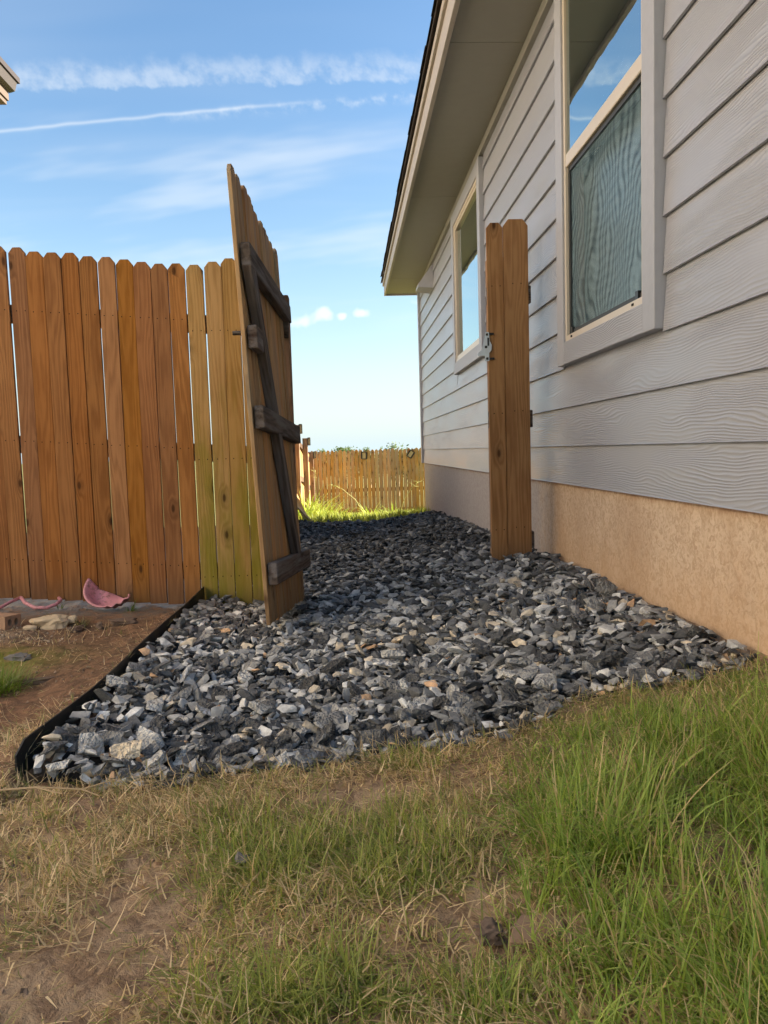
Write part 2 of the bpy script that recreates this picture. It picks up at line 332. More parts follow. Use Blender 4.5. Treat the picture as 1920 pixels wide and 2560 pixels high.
def m_screen():
    t = mat('insect_screen'); oc = t.node('ShaderNodeTexCoord').outputs['Object']
    X, Y, Z = t.sep(oc)[:3]
    fld = t.noise(t.comb(0.0, t.m('MULTIPLY', Y, 1.5), t.m('MULTIPLY', Z, 1.1)), 2.3, 1, .4)
    # slack weave laid over its own image in the glass: interference bands and reflected sky tint painted into its colour
    ph = t.m('ADD', t.m('MULTIPLY', Y, 150), t.m('ADD', t.m('MULTIPLY', fld, 85), t.m('MULTIPLY', Z, 22)))
    s = t.m('ADD', t.m('MULTIPLY', t.m('SINE', ph), .5), .5)
    ph2 = t.m('ADD', t.m('MULTIPLY', Z, 150), t.m('MULTIPLY', fld, 38)); s2 = t.m('ADD', t.m('MULTIPLY', t.m('SINE', ph2), .5), .5)
    fac = t.m('ADD', .50, t.m('MULTIPLY', s, .14))
    shade_ = t.m('ADD', t.m('MULTIPLY', t.m('POWER', s, 1.5), .75), t.m('MULTIPLY', s2, .25))
    tr = t.node('ShaderNodeBsdfTransparent'); df = t.node('ShaderNodeBsdfDiffuse'); t.put(df.inputs[0], t.mix(shade_, (.22, .33, .38), (.04, .07, .09)))
    m = t.node('ShaderNodeMixShader'); t.put(m.inputs[0], fac); t.l.new(tr.outputs[0], m.inputs[1]); t.l.new(df.outputs[0], m.inputs[2]); t.l.new(m.outputs[0], t.out.inputs[0])
    return t.mat
M['screen'] = m_screen()

def m_ground():
    t = mat('soil'); g = t.node('ShaderNodeNewGeometry').outputs['Position']
    X, Y, Z = t.sep(g)[:3]
    n1 = t.noise(g, 2.6, 5, .6, .4); n2 = t.noise(g, 24, 6, .68, .6); n3 = t.noise(g, 95, 4, .65)
    c = t.mix(t.ss(n1, .35, .65), (.36, .245, .15), (.45, .33, .21))
    c = t.mix(t.m('MULTIPLY', t.ss(n2, .44, .62), .8), c, (.19, .12, .076))
    c = t.mix(t.m('MULTIPLY', t.ss(n3, .55, .75), .35), c, (.46, .34, .22))
    # wetter red clay left of the edging
    red = t.gauss2(X, Y, -1.05, 2.1, .45, .5)
    c = t.mix(t.m('MULTIPLY', red, .6), c, (.36, .18, .10))
    dampf = t.m('MULTIPLY', t.ss(X, -.70, -.80), t.ss(Y, 1.5, 2.0)); c = t.mix(t.m('MULTIPLY', dampf, t.m('ADD', .5, t.m('MULTIPLY', n1, .6))), c, t.mix(t.ss(n2, .4, .62), (.22, .12, .068), (.085, .052, .033)))
    # grey silt washed under the fence
    silt = t.m('MULTIPLY', t.ss(t.m('ADD', Y, t.m('MULTIPLY', t.m('SUBTRACT', n1, .5), .5)), 3.45, 3.7), t.m('MULTIPLY', t.ss(X, -.6, -.8), t.m('SUBTRACT', 1, t.ss(Y, 6, 8))))
    c = t.mix(t.m('MULTIPLY', silt, t.ss(n2, .35, .6)), c, (.19, .165, .14))
    peb = t.m('MULTIPLY', t.gauss2(X, Y, -1.55, 3.22, .22, .14), t.ss(n3, .35, .55))
    c = t.mix(peb, c, (.30, .24, .17))
    moss = t.m('MULTIPLY', t.gauss2(X, Y, -1.36, 2.78, .26, .17), t.ss(n2, .3, .5))
    c = t.mix(t.m('MULTIPLY', moss, .95), c, (.20, .22, .03))
    # lawn colour beyond the gravel and out to the horizon
    far = t.m('MAXIMUM', t.ss(t.m('ADD', Y, n1), 9.6, 10.4), t.m('MAXIMUM', t.ss(X, -3.2, -4.2), t.ss(Y, -1.5, -2.2)))
    fc = t.mix(t.ss(n2, .35, .7), (.13, .17, .03), (.26, .20, .09))
    c = t.mix(far, c, fc)
    h = t.m('ADD', t.m('MULTIPLY', n2, 1.0), t.m('MULTIPLY', n3, .35))
    return P(t, c, t.m('SUBTRACT', .95, t.m('MULTIPLY', silt, .45)), t.bump(h, .9, .02), .25)
M['soil'] = m_ground()
def m_attr(name, rough, transl=0.0, bumpscale=0, speck=False, spec=.3):
    t = mat(name); a = t.node('ShaderNodeAttribute', attribute_name='col').outputs['Color']
    c = a; nrm = None
    if speck:
        oc = t.node('ShaderNodeTexCoord').outputs['Object']
        n1 = t.noise(oc, 34 * speck, 4, .65); n2 = t.noise(oc, 150 * speck, 2, .6)
        c = t.mix(t.ss(n1, .3, .7), t.hsv(a, .5, .85, .72), t.hsv(a, .5, .9, 1.28))
        c = t.mix(t.m('MULTIPLY', t.ss(n2, .55, .72), .35), c, (.36, .36, .34))
        nrm = t.bump(t.m('ADD', n1, t.m('MULTIPLY', n2, .4)), .7, .006 / speck)
    P(t, c, rough, nrm, spec)
    if transl:
        tl = t.node('ShaderNodeBsdfTranslucent'); t.put(tl.inputs[0], t.hsv(c, .49, 1.1, 1.3)); mx = t.node('ShaderNodeMixShader'); mx.inputs[0].default_value = transl
        t.l.new(t.b.outputs[0], mx.inputs[1]); t.l.new(tl.outputs[0], mx.inputs[2]); t.l.new(mx.outputs[0], t.out.inputs[0])
    return t.mat
M['stone'] = m_attr('gravel_stone', .68, speck=1.0)
M['blade'] = m_attr('grass_blade', .5, .35)
M['leaf'] = m_attr('tree_leaf', .6, .3)
def m_pink():
    t = mat('pink_plastic'); oc = t.node('ShaderNodeTexCoord').outputs['Object']
    n = t.noise(oc, 55, 4, .65); n2 = t.noise(oc, 9, 3, .6)
    c = t.mix(t.m('MULTIPLY', t.ss(n, .45, .68), t.ss(n2, .35, .6)), (.66, .30, .34), (.30, .15, .14))
    return P(t, c, .4, None, .5)
M['pink'] = m_pink()

# ------------------------------------------------------------------ terrain
_rows = [(-400, [(-400, .0), (400, .0)]), (-3, [(-3, -.0), (1.03, .06)]),
    (0.0, [(-2.5, -.03), (-.75, -.04), (0, -.01), (.5, .04), (1.03, .10)]),
    (1.7, [(-2.5, -.06), (-.75, -.07), (0, -.035), (.5, .035), (1.03, .105)]),
    (3.0, [(-2.4, -.07), (-1.2, -.09), (-.75, -.09), (-.25, -.075), (.3, -.02), (.75, .05), (1.03, .085)]),
    (3.9, [(-2.2, -.075), (-1.78, -.085), (-.75, -.135), (-.25, -.115), (.2, -.055), (.73, .045), (1.03, .06)]),
    (6.0, [(-2.2, -.1), (-.7, -.15), (0, -.125), (.6, -.03), (1.03, .02)]),
    (9.0, [(-2.2, -.2), (-.75, -.21), (-.3, -.205), (.25, -.215), (.7, -.15), (1.03, -.10)]),
    (9.8, [(-2.2, -.25), (-.75, -.25), (.3, -.26), (1.03, -.19)]), (11.5, [(-2, -.42), (1.5, -.38)]), (17.5, [(-2, -1.0), (2, -.86)]),
    (30, [(-5, -1.7), (5, -1.6)]), (60, [(-10, -3.2), (10, -3.2)]), (400, [(-10, -4), (10, -4)]), (1500, [(-10, -5), (10, -5)])]
def T(x, y):
    x = np.asarray(x, float); y = np.asarray(y, float); ys = np.array([r[0] for r in _rows], float)
    vals = np.stack([np.interp(x, [p[0] for p in r[1]], [p[1] for p in r[1]]) for r in _rows])
    i = np.clip(np.searchsorted(ys, y) - 1, 0, len(ys) - 2); f = np.clip((y - ys[i]) / (ys[i + 1] - ys[i]), 0, 1)
    idx = np.indices(x.shape)
    a = vals[(i, *idx)]; b = vals[(i + 1, *idx)]
    return a * (1 - f) + b * f
def vnoise(x, y, s, seed=0):
    """smooth value noise, numpy"""
    x = np.asarray(x) * s + 100 + seed * 13.7; y = np.asarray(y) * s + 100 + seed * 7.3
    tab = np.random.default_rng(99 + seed).random((256, 256)); xi = np.floor(x).astype(int); yi = np.floor(y).astype(int); fx = x - xi; fy = y - yi
    fx = fx * fx * (3 - 2 * fx); fy = fy * fy * (3 - 2 * fy); g = lambda a, b: tab[a % 256, b % 256]
    return (g(xi, yi) * (1 - fx) + g(xi + 1, yi) * fx) * (1 - fy) + (g(xi, yi + 1) * (1 - fx) + g(xi + 1, yi + 1) * fx) * fy
def fbm(x, y, s, seed=0, o=4): return sum(vnoise(x, y, s * 2 ** k, seed + k) * .5 ** k for k in range(o)) / (2 - .5 ** (o - 1))
# front edge of the gravel (x -> y)
_ex = [-.75, -.55, -.35, -.13, .09, .22, .35, .44, .52, .72, .9, 1.03]; _ey = [1.66, 1.60, 1.58, 1.60, 1.65, 1.62, 1.63, 1.68, 1.76, 1.74, 1.76, 1.86]
def front(x): return np.interp(x, _ex, _ey) + .03 * (fbm(x, x * 0 + 3, 6, 5) - .5)
def Tg(x, y):
    """soil surface: terrain, lumpy, and dug out where the gravel lies"""
    z = T(x, y); near = np.clip((12 - np.abs(y)) / 3, 0, 1)
    z = z + near * (.05 * (fbm(x, y, 3.0, 11) - .5) + .018 * (fbm(x, y, 18, 21) - .5)) * np.where((x < -.76) | (y < 1.5), 1, .4)
    z = z + np.where(x < -.752, .048 * np.exp(-((x + .752) / .14) ** 2) * np.clip((y - 1.45) / .3, 0, 1) * np.clip((4.0 - y) / .5, 0, 1), 0)
    clod = np.clip((fbm(x, y, 9, 25) - .5) * 5, 0, 1) * (.016 * (fbm(x, y, 42, 23, 3) - .45) + .006)
    z = z + near * clod * np.where((x < -.76) | (y < 1.6), 1, 0)
    gx = (x > -.745) & (x < 1.04) & (y > front(x) + .03) & (y < 9.5)
    return np.where(gx, z - .05, z)
def grid_axis(dense_lo, dense_hi, step, lo, hi):
    a = list(np.arange(dense_lo, dense_hi, step)); s = step; v = dense_hi
    while v < hi: a.append(v); s *= 1.35; v += s
    a.append(hi); s = step; v = dense_lo - step; b = []
    while v > lo: b.append(v); s *= 1.35; v -= s
    b.append(lo); return np.array(b[::-1] + a)
gx = grid_axis(-1.9, 1.1, .016, -600, 600); gy = grid_axis(.6, 4.0, .016, -600, 1400)
GX, GY = np.meshgrid(gx, gy); GZ = Tg(GX, GY)
nx, ny = len(gx), len(gy); idx = np.arange(nx * ny).reshape(ny, nx)
q = np.stack([idx[:-1, :-1], idx[:-1, 1:], idx[1:, 1:], idx[1:, :-1]], -1).reshape(-1, 4)
ground = link('ground', np_mesh('ground', np.stack([GX, GY, GZ], -1).reshape(-1, 3), q, smooth=True), M['soil']); tag(ground, kind='structure')

# ------------------------------------------------------------------ house
WX = 1.045; Y0, Y1 = -.6, 10.28; SB = .465; EXPO = .179; SOF = 2.77; RX = 9.2
house = empty('house', (5, 5, 0), 'single storey house with grey lap siding, tan foundation and deep eave', 'house')
def hp(name, me, m, parent=house):
    o = link(name, me, m); o.parent = parent; o.matrix_parent_inverse = Matrix.Translation(parent.location).inverted() if parent is house else Matrix(); return o
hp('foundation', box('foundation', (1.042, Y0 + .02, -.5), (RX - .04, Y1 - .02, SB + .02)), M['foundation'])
w1 = (2.43, 3.55, 1.012, 2.70); w2 = (5.52, 6.96, 1.312, 2.70)      # outer trim: y0 y1 z0 z1
TW = .1
# wall core behind the boards, with the two window openings
def wall_core():
    bm = bmesh.new(); cuts = [(w1[0] + TW, w1[1] - TW, w1[2] + TW, w1[3] - TW), (w2[0] + TW, w2[1] - TW, w2[2] + TW, w2[3] - TW)]
    x0, x1 = WX, WX + .13; ys = [Y0] + [v for c in cuts for v in c[:2]] + [Y1]
    for i in range(0, len(ys), 2): box_bm(bm, (x0, ys[i], SB + .02), (x1, ys[i + 1], SOF + .1))
    for c in cuts: box_bm(bm, (x0, c[0], SB + .02), (x1, c[1], c[2])); box_bm(bm, (x0, c[0], c[3]), (x1, c[1], SOF + .1))
    return from_bm('wall_core', bm)
hp('wall_core', wall_core(), M['dark'])
hp('end_wall', box('end_wall', (WX + .02, Y1 - .14, SB + .02), (RX, Y1 - .01, SOF + .05)), M['siding'])
hp('end_wall', box('end_wall', (WX + .02, Y0 + .01, SB + .02), (RX, Y0 + .14, SOF + .05)), M['siding'])
hp('back_wall', box('back_wall', (RX - .14, Y0 + .15, SB + .02), (RX - .01, Y1 - .15, SOF + .05)), M['siding'])
# lap boards, one object for each piece between corner and window trims
def lap(y0, y1, z, zt):
    L = y1 - y0; h = zt - z
    o = hp('siding_board', prism('siding_board', [(1.022, 0), (1.031, -.001), (WX - .001, h + .012), (WX - .008, h + .012), (1.024, .004)], 'y', 0, L), M['siding'])
    o.location = (0, y0, z)
ncourse = 13
for k in range(ncourse):
    z = SB + k * EXPO; zt = min(z + EXPO, 2.725)
    if zt - z < .02: continue
    spans = [(Y0 + .02, Y1 - .09)]
    for w in (w1, w2):
        if zt > w[2] + .01 and z < w[3]:
            new = []
            for a, b in spans:
                if b <= w[0] or a >= w[1]: new.append((a, b))
                else:
                    new += [(a, w[0] - .004), (w[1] + .004, b)]
                    if w[2] - z > .012: lap(w[0] - .003, w[1] + .003, z, w[2] - .012)
            spans = new
    for a, b in spans:
        cut = (7.35 + (k * 1.7) % 2.3) if k % 3 == 1 else None
        if cut and a < cut - .5 and b > cut + .5: lap(a, cut - .001, z, zt); lap(cut + .001, b, z, zt)
        elif b - a > .03: lap(a, b, z, zt)
hp('corner_trim', box('corner_trim', (1.004, Y1 - .088, SB - .002), (WX + .001, Y1 + .018, SOF - .002), .002), M['trim_z'])
fr = hp('frieze_board', box('frieze_board', (1.006, Y0, 2.715), (WX - .002, Y1 - .09, SOF - .001), .002), M['soffit'])
# eave
EXo = .58
seams = [Y0 - .3, 1.7, 4.15, 6.59, 9.63, 10.56]
for a, b in zip(seams, seams[1:]): hp('soffit_panel', box('soffit_panel', (EXo + .03, a + .003, SOF), (WX + .12, b - .003, SOF + .012)), M['soffit'])
hp('soffit_backing', box('soffit_backing', (EXo + .05, Y0 - .3, SOF + .016), (WX + .12, 10.54, SOF + .03)), M['dark'])
for a, b in ((Y0 - .32, 3.2), (3.203, 10.58)): hp('fascia_board', box('fascia_board', (EXo, a, SOF - .022), (EXo + .026, b, SOF + .150), .002), M['fascia'])
hp('shingle_mould', box('shingle_mould', (EXo - .018, Y0 - .32, SOF + .105), (EXo - .001, 10.585, SOF + .151), .002), M['fascia'])
hp('rake_board', prism('rake_board', [(EXo + .028, SOF - .02), (WX + .1, SOF - .02), (5.0, 5.36), (5.0, 5.52), (EXo + .028, SOF + .15)], 'y', 10.565, 10.59), M['fascia'])
rs = [(EXo - .04, SOF + .152), (EXo - .04, SOF + .166), (5.0, 5.60), (9.9, SOF + .166), (9.9, SOF + .152), (5.0, 5.56)]
hp('roof', prism('roof', rs, 'y', Y0 - .36, 10.62), M['shingle'])
# shingle tabs along the eave edge
tabs = []
yy = Y0 - .36
me_tab = prism('shingle_tab', [(-.052, 0), (-.05, .010), (.16, .132), (.16, .120)], 'y', 0, .300)
while yy < 10.3:
    o = hp('shingle_tab', me_tab, M['shingle']); o.location = (EXo + .0 - random.uniform(.0, .008), yy + .003, SOF + .168 + random.uniform(0, .003)); yy += .305
for yb in (Y0 + .02, Y1 - .14):
    bm = bmesh.new()
    vs = [bm.verts.new(p) for p in ((WX + .02, yb, SOF + .05), (9.2, yb, SOF + .05), (5.0, yb, 5.5))]; vs2 = [bm.verts.new((v.co.x, yb + .12, v.co.z)) for v in vs]
    bm.faces.new(vs); bm.faces.new(vs2[::-1])
    for i in range(3): bm.faces.new((vs[i], vs2[i], vs2[(i + 1) % 3], vs[(i + 1) % 3]))
    hp('gable', from_bm('gable', bm), M['siding'])

def window(w, label, double, gx_up):
    y0, y1, z0, z1 = w; a, b, c, d = y0 + TW, y1 - TW, z0 + TW, z1 - TW
    F = .026
    bm = bmesh.new()                                                     # vinyl frame ring
    xf, xb = 1.000 + .006, 1.12
    box_bm(bm, (xf, a, c), (xb, a + F, d)); box_bm(bm, (xf, b - F, c), (xb, b, d)); box_bm(bm, (xf + .001, a + F, c), (xb, b - F, c + F)); box_bm(bm, (xf + .001, a + F, d - F), (xb, b - F, d))
    win = hp('window', from_bm('window_frame', bm), M['vinyl']); win['label'] = label
    def sub(n, me, m): o = link(n, me, m); o.parent = win; return o
    sub('trim_board', box('trim_board', (.996, y0, z0), (WX, y0 + TW - .001, z1), .002), M['trim_z'])
    sub('trim_board', box('trim_board', (.996, y1 - TW + .001, z0), (WX, y1, z1), .002), M['trim_z'])
    sub('trim_board', box('trim_board', (.997, y0 + TW, z0 + .001), (WX, y1 - TW, z0 + TW - .001), .002), M['trim'])
    sub('trim_board', box('trim_board', (.997, y0 + TW, z1 - TW + .001), (WX, y1 - TW, z1 - .001), .002), M['trim'])
    if double:
        mz = 1.868
        sub('meeting_rail', box('meeting_rail', (1.007, a + F, mz), (1.075, b - F, mz + .056), .003), M['vinyl'])
        sub('pane', box('pane', (1.016, a + F, mz + .056), (1.020, b - F, d - F)), M['glass'])
        sub('pane', box('pane', (1.088, a + F, c + F), (1.092, b - F, mz)), M['glass_low'])
        bm = bmesh.new(); s = .02
        for p, q in (((1.018, a + F, c + F), (1.03, a + F + s, mz)), ((1.018, b - F - s, c + F), (1.03, b - F, mz)), ((1.019, a + F + s, c + F), (1.03, b - F - s, c + F + s)), ((1.019, a + F + s, mz - s), (1.03, b - F - s, mz))): box_bm(bm, p, q)
        sub('screen_frame', from_bm('screen_frame', bm), M['black_steel'])
        sub('insect_screen', mesh('insect_screen', [(1.026, a + F, c + F), (1.026, b - F, c + F), (1.026, b - F, mz), (1.026, a + F, mz)], [(0, 1, 2, 3)]), M['screen'])
        for yy in (a + .1, b - .1): sub('weep_hole', box('weep_hole', (xf - .002, yy, c + .010), (xf + .004, yy + .016, c + .018)), M['dark'])
        sub('screen_tab', box('screen_tab', (1.012, a + .075, c + F), (1.024, a + .1, c + F + .03)), M['lamp_black'])
        sub('screen_tab', box('screen_tab', (1.012, b - .085, c + F), (1.024, b - .06, c + F + .03)), M['lamp_black'])
    else:
        bm = bmesh.new(); s = .03
        for p, q in (((1.012, a + F, c + F), (1.08, a + F + s, d - F)), ((1.012, b - F - s, c + F), (1.08, b - F, d - F)), ((1.013, a + F + s, c + F), (1.08, b - F - s, c + F + .025)), ((1.013, a + F + s, d - F - .025), (1.08, b - F - s, d - F))): box_bm(bm, p, q)
        sub('sash', from_bm('sash', bm), M['vinyl'])
        sub('pane', box('pane', (1.034, a + F + s, c + F + .025), (1.038, b - F - s, d - F - .025)), M['glass'])
    bm = bmesh.new(); xr = 1.9
    for p, q in (((xr, a - .3, c - .3), (xr + .02, b + .3, d + .1)), ((WX + .13, a - .3, c - .32), (xr, b + .3, c - .3)), ((WX + .13, a - .32, c - .3), (xr, a - .3, d + .1)), ((WX + .13, b + .3, c - .3), (xr, b + .32, d + .1)), ((WX + .13, a - .3, d + .1), (xr, b + .3, d + .12))): box_bm(bm, p, q)
    sub('room_lining', from_bm('room_lining', bm), M['room'])
    return win, (a, b, c, d)
win1, o1 = window(w1, 'double hung window with insect screen in its lower half', True, 0)
win2, o2 = window(w2, 'single pane window nearer the far end of the wall', False, 0)
for (a, b, c, d), zlo, lab in ((o1, 1.15, 'slatted blind hanging behind the glass of the near window'),):
    bl = empty('window_blind', (1.15, (a + b) / 2, d - .04), lab, 'blind')
    hr = link('head_rail', box('head_rail', (-.02, -(b - a) / 2 + .05, -.02), (.02, (b - a) / 2 - .05, .02)), M['slat'], bl)
    ms = prism('slat', [(-.016, -.006), (-.015, -.008), (.016, .006), (.015, .008)], 'y', -(b - a) / 2 + .05, (b - a) / 2 - .05)
    zz = -.05
    while d - .04 + zz > zlo: link('slat', ms, M['slat'], bl, (0, 0, zz)); zz -= .04
# the hooded vent under the eave at the far end
vm = mesh('vent_hood', [(1.03, 8.62, 2.712), (1.03, 8.95, 2.712), (1.03, 8.62, 2.44), (1.03, 8.95, 2.44), (.86, 8.64, 2.49), (.86, 8.93, 2.49), (.86, 8.64, 2.455), (.86, 8.93, 2.455)],
          [(0, 1, 5, 4), (4, 5, 7, 6), (0, 4, 6, 2), (1, 3, 7, 5), (2, 6, 7, 3)])
hp('vent_hood', vm, M['trim_z'])

# ------------------------------------------------------------------ pickets
_pk = {}
def picket_mesh(w, h, t=.016, ear=.022, m='cedar'):
    k = (round(w, 3), round(h, 2), t, ear, m)
    if k not in _pk:
        a = w / 2; prof = [(-a, 0), (a, 0), (a, h - ear * 1.25), (a - ear, h), (-a + ear, h), (-a, h - ear * 1.25)]
        me = prism('picket', prof, 'y', -t / 2, t / 2, .0015)      # prof (x,z)
        me.materials.append(M[m]); _pk[k] = me
    return _pk[k]
def picket(parent, x, y, z, w, h, m, rz=0, tilt=0, **kw):
    o = link('picket', picket_mesh(w, h, m=m, **kw), None, parent, (x, y, z), (random.uniform(-.004, .004), tilt, rz)); return o

# ---- stained fence on the left
FY = 3.9
fence = empty('wood_fence', (-1.2, FY, -.1), 'tall stained dog-ear picket fence turning mossy green beside the gate', 'fence')
def fp(px, py, pz): return (px + 1.2, py - FY, pz + .1)
x = -.772; i = 0; widths = [.0815, .0810, .0845, .0835, .0815, .0845, .0808, .0840, .0845, .0800, .0843, .0808, .0830, .082, .084, .081, .083, .082, .084, .081]
while x > -2.55:
    w = widths[i % len(widths)]; xc = x - w / 2
    zt = 1.597 + (-.80 - xc) * .115 + random.uniform(-.006, .006); zb = -.112 + (-.80 - xc) * .075
    p = picket(fence, *fp(xc, FY, zb), w, zt - zb, 'cedar', tilt=random.uniform(-.0025, .0025)); p.location.y += random.uniform(-.003, .003)
    x -= .0858; i += 1
for k, (xc, zt) in enumerate(((-.725, 1.592), (-.638, 1.606), (-.551, 1.622), (-.464, 1.625), (-.377, 1.615))):
    w = .083 if k < 5 else .06
    p = picket(fence, *fp(xc, FY, -.17), w, zt + .17, 'mossy', tilt=random.uniform(-.003, .003)); p['label'] = 'yellow-green algae stained picket'
for zr in (1.345, .70, .09):
    m_r = box('rail', (-1.4, .010, -.044), (.93, .048, .044), .003); o = link('rail', m_r, M['rail'], fence, fp(-1.2, FY, zr), (0, math.atan(.085) if False else .075, 0))
for px in (-2.5, -.315):
    link('post', box('post', (-.044, .052, 0), (.044, .14, 1.75), .004), M['post'], fence, fp(px, FY, -.3 if px > -1 else -.2))

# ---- the open gate
ex = Vector((-.07, -.97, 0)).normalized(); ez = Vector((-.042, 0, 1)); ez = (ez - ex * ez.dot(ex)).normalized(); ey = ez.cross(ex)
gate = empty('wooden_gate', (0, 0, 0), 'open picket gate leaning inward with dark rails and broken diagonal brace', 'gate')
gate.matrix_world = Matrix.Translation((-.252, FY - .0, -.098)) @ Matrix((ex, ey, ez)).transposed().to_4x4()
NP = 11; GL = .972; pw = GL / NP
for k in range(NP):
    o = picket(gate, (k + .5) * pw, 0, .08 * k / (NP - 1) + random.uniform(-.004, .004), pw - .003, 1.752, 'gate_board', ear=.02); o.location.y = random.uniform(-.002, .002)
RT, RH = .039, .088
def gr(name, a, b, za, zb, h=RH):
    """rail from local x a (height za) to b (height zb)"""
    L = math.hypot(b - a, zb - za)
    return link(name, box(name, (0, .0095, 0), (L, .0095 + RT, h), .004), M['rail'], gate, (a, 0, za), (0, -math.atan2(zb - za, b - a), 0))
E_ = GL - .012
gr('rail', -.055, E_, 1.404, 1.456); gr('rail', .845, E_, 1.142, 1.149); gr('rail', -.045, E_, .793, .845); gr('rail', -.055, E_, .158, .236)
def brace(p, q):
    p, q = Vector(p), Vector(q); d = q - p; L = d.length; ang = math.atan2(d.z, d.x)
    link('brace', box('brace', (0, -RT / 2, -.043), (L, RT / 2 - .002, .043), .003), M['rail'], gate, (p.x, .0095 + RT / 2 + .0008, p.z), (0, -ang, 0))
brace((.925, 0, 1.475), (.62, 0, .885)); brace((.615, 0, .86), (.29, 0, .24))
bm = bmesh.new(); tube_bm(bm, [(GL - .06, .03, 1.215), (GL - .06, -.055, 1.217)], .0085, 12); bm.faces.ensure_lookup_table()
link('latch_pipe', from_bm('latch_pipe', bm, True), M['iron'], gate)
for zz in (.30, 1.35):
    bm = bmesh.new(); box_bm(bm, (-.10, -.016, zz - .02), (.10, -.0085, zz + .02)); hg = link('hinge', from_bm('hinge', bm), M['rust'], gate)
    bm = bmesh.new(); tube_bm(bm, [(-.0, -.022, zz - .035), (0, -.022, zz + .035)], .008, 8); link('hinge_pin', from_bm('hinge_pin', bm, True), M['rust'], hg)

# ---- two boards between the gate opening and the house
panel = empty('fence_panel', (.83, FY, 0), 'narrow two-board fence panel standing against the grey house wall', 'fence panel')
def pp(a, b, c): return (a - .83, b - FY, c)
picket(panel, *pp(.778, FY, .02), .082, 1.752, 'panel', ear=.02); picket(panel, *pp(.884, FY, .03), .125, 1.757, 'panel', ear=.026)
link('post', box('post', (-.044, .056, -.2), (.044, .144, 1.62), .004), M['post'], panel, pp(.80, FY, 0))
for zz in (1.42, .79, .16): link('rail', box('rail', (-.10, .0095, -.044), (.125, .054, .044), .003), M['rail'], panel, pp(.84, FY, zz))
# gate latch, bright zinc with black bolts
bm = bmesh.new()
prof = [(.000, .075), (.016, .075), (.020, .030), (.030, .010), (.028, -.016), (.016, -.030), (.016, -.070), (-.004, -.070), (-.006, -.042), (-.044, -.044), (-.042, -.030), (-.020, -.012), (-.012, .016)]
lat = link('latch', prism('latch', prof, 'y', -.004, .0, .0), M['zinc'], panel, pp(.722, FY - .018, 1.155)); lat['label'] = 'pale zinc gate latch with black bolts'
for dx, dz in ((.006, .062), (.006, -.058), (.0, .0)):
    link('bolt', box('bolt', (-.006, -.010, -.006), (.006, -.0045, .006), .0015), M['iron'], lat, (dx, 0, dz))
for dz in (.066, -.058): link('strike_bar', box('strike_bar', (.018, -.004, -.005), (.042, .006, .005)), M['iron'], lat, (0, 0, dz))
link('strike_bar', box('strike_bar', (-.004, -.009, -.018), (.004, -.0045, .022)), M['iron'], lat, (.012, 0, .024))

# ---- fences at the back, in the sun
BY = 17.5
bf = empty('back_fence', (.5, BY, -1), 'sunlit low picket fence closing the far end of the yard', 'fence')
x = -.80; k = 0
while x < 4.2:
    z0 = float(T(x, BY)) + .01; ht = .672 - z0 + random.uniform(-.015, .015) - (.02 if x > 2 else 0)
    o = picket(bf, x - .5, 0, z0 + 1, .084 + random.uniform(-.003, .004), ht, 'back', ear=.03); o.location.y = random.uniform(-.004, .004); x += .0925; k += 1
for zz in (.35, -.25, -.72): link('rail', box('rail', (-1.35, .012, zz + 1 - .04), (3.7, .05, zz + 1 + .04)), M['rail_y'], bf)
for px in (-.85, 1.6, 4.0): link('post', box('post', (px - .5 - .045, .052, 0), (px - .5 + .045, .14, 1.66)), M['post'], bf)
SX = -.84
sf = empty('side_fence', (SX, 12, -.5), 'weathered side fence with posts stepping down toward the back corner', 'fence')
def sf_top(y): return float(np.interp(y, [6.5, 9.5, 11.4, 13.8, 16, 17.5], [1.42, 1.25, 1.02, .80, .62, .60]))
y = 6.6
while y < BY - .06:
    z0 = float(T(SX, y)) + .0; picket(sf, 0, y - 12, z0 + .5, .085, sf_top(y) - z0 + random.uniform(-.012, .012), 'back', rz=R(90), ear=.028); y += .0925
posts = [(6.7, 1.50), (9.0, 1.38), (11.4, 1.06), (13.8, .905), (16.0, .655)]
for y, zt in posts:
    zb = float(T(SX, y)) - .1; link('post', box('post', (.05, -.045, zb + .5), (.14, .045, zt + .5), .004), M['post'], sf, (0, y - 12, 0))
for (ya, za), (yb, zb) in zip(posts, posts[1:]):
    for dz in (-.16, -.75, -1.28):
        A = Vector((.031, ya - 12, za + .5 + dz)); B = Vector((.031, yb - 12, zb + .5 + dz)); d = B - A
        if A.z < .4 - .5: continue
        link('rail', box('rail', (-.019, 0, -.042), (.019, d.length, .042)), M['rail_y'], sf, A, (math.atan2(d.z, d.y), 0, 0))

def solar_light(loc, label, rot=(0, 0, 0), s=1.0):
    o = empty('solar_light', loc, label, 'light', 'solar fence lights'); o.rotation_euler = rot; o.scale = (s, s, s)
    bm = bmesh.new(); w, h, d = .055, .075, .05
    box_bm(bm, (-w, -.012, -h), (w, 0, h)); box_bm(bm, (-w, -d, h - .014), (w, -.012, h)); box_bm(bm, (-w, -d, -h), (w, -.012, -h + .012))
    for sx in (-1, 1): box_bm(bm, (sx * w - .007, -d, -h + .012), (sx * w + .007, -d + .012, h - .014))
    link('housing', from_bm('housing', bm), M['lamp_black'], o)
    link('lens', box('lens', (-w + .022, -d + .014, -h + .013), (w - .022, -.0135, h - .015)), M['lamp_lens'], o)
    return o
solar_light((.39, BY - .02, .54), 'upright black solar light on the back fence, left one', s=1.15)
solar_light((1.46, BY - .02, .54), 'tilted black solar light on the back fence near the house corner', rot=(0, R(35), 0), s=1.15)
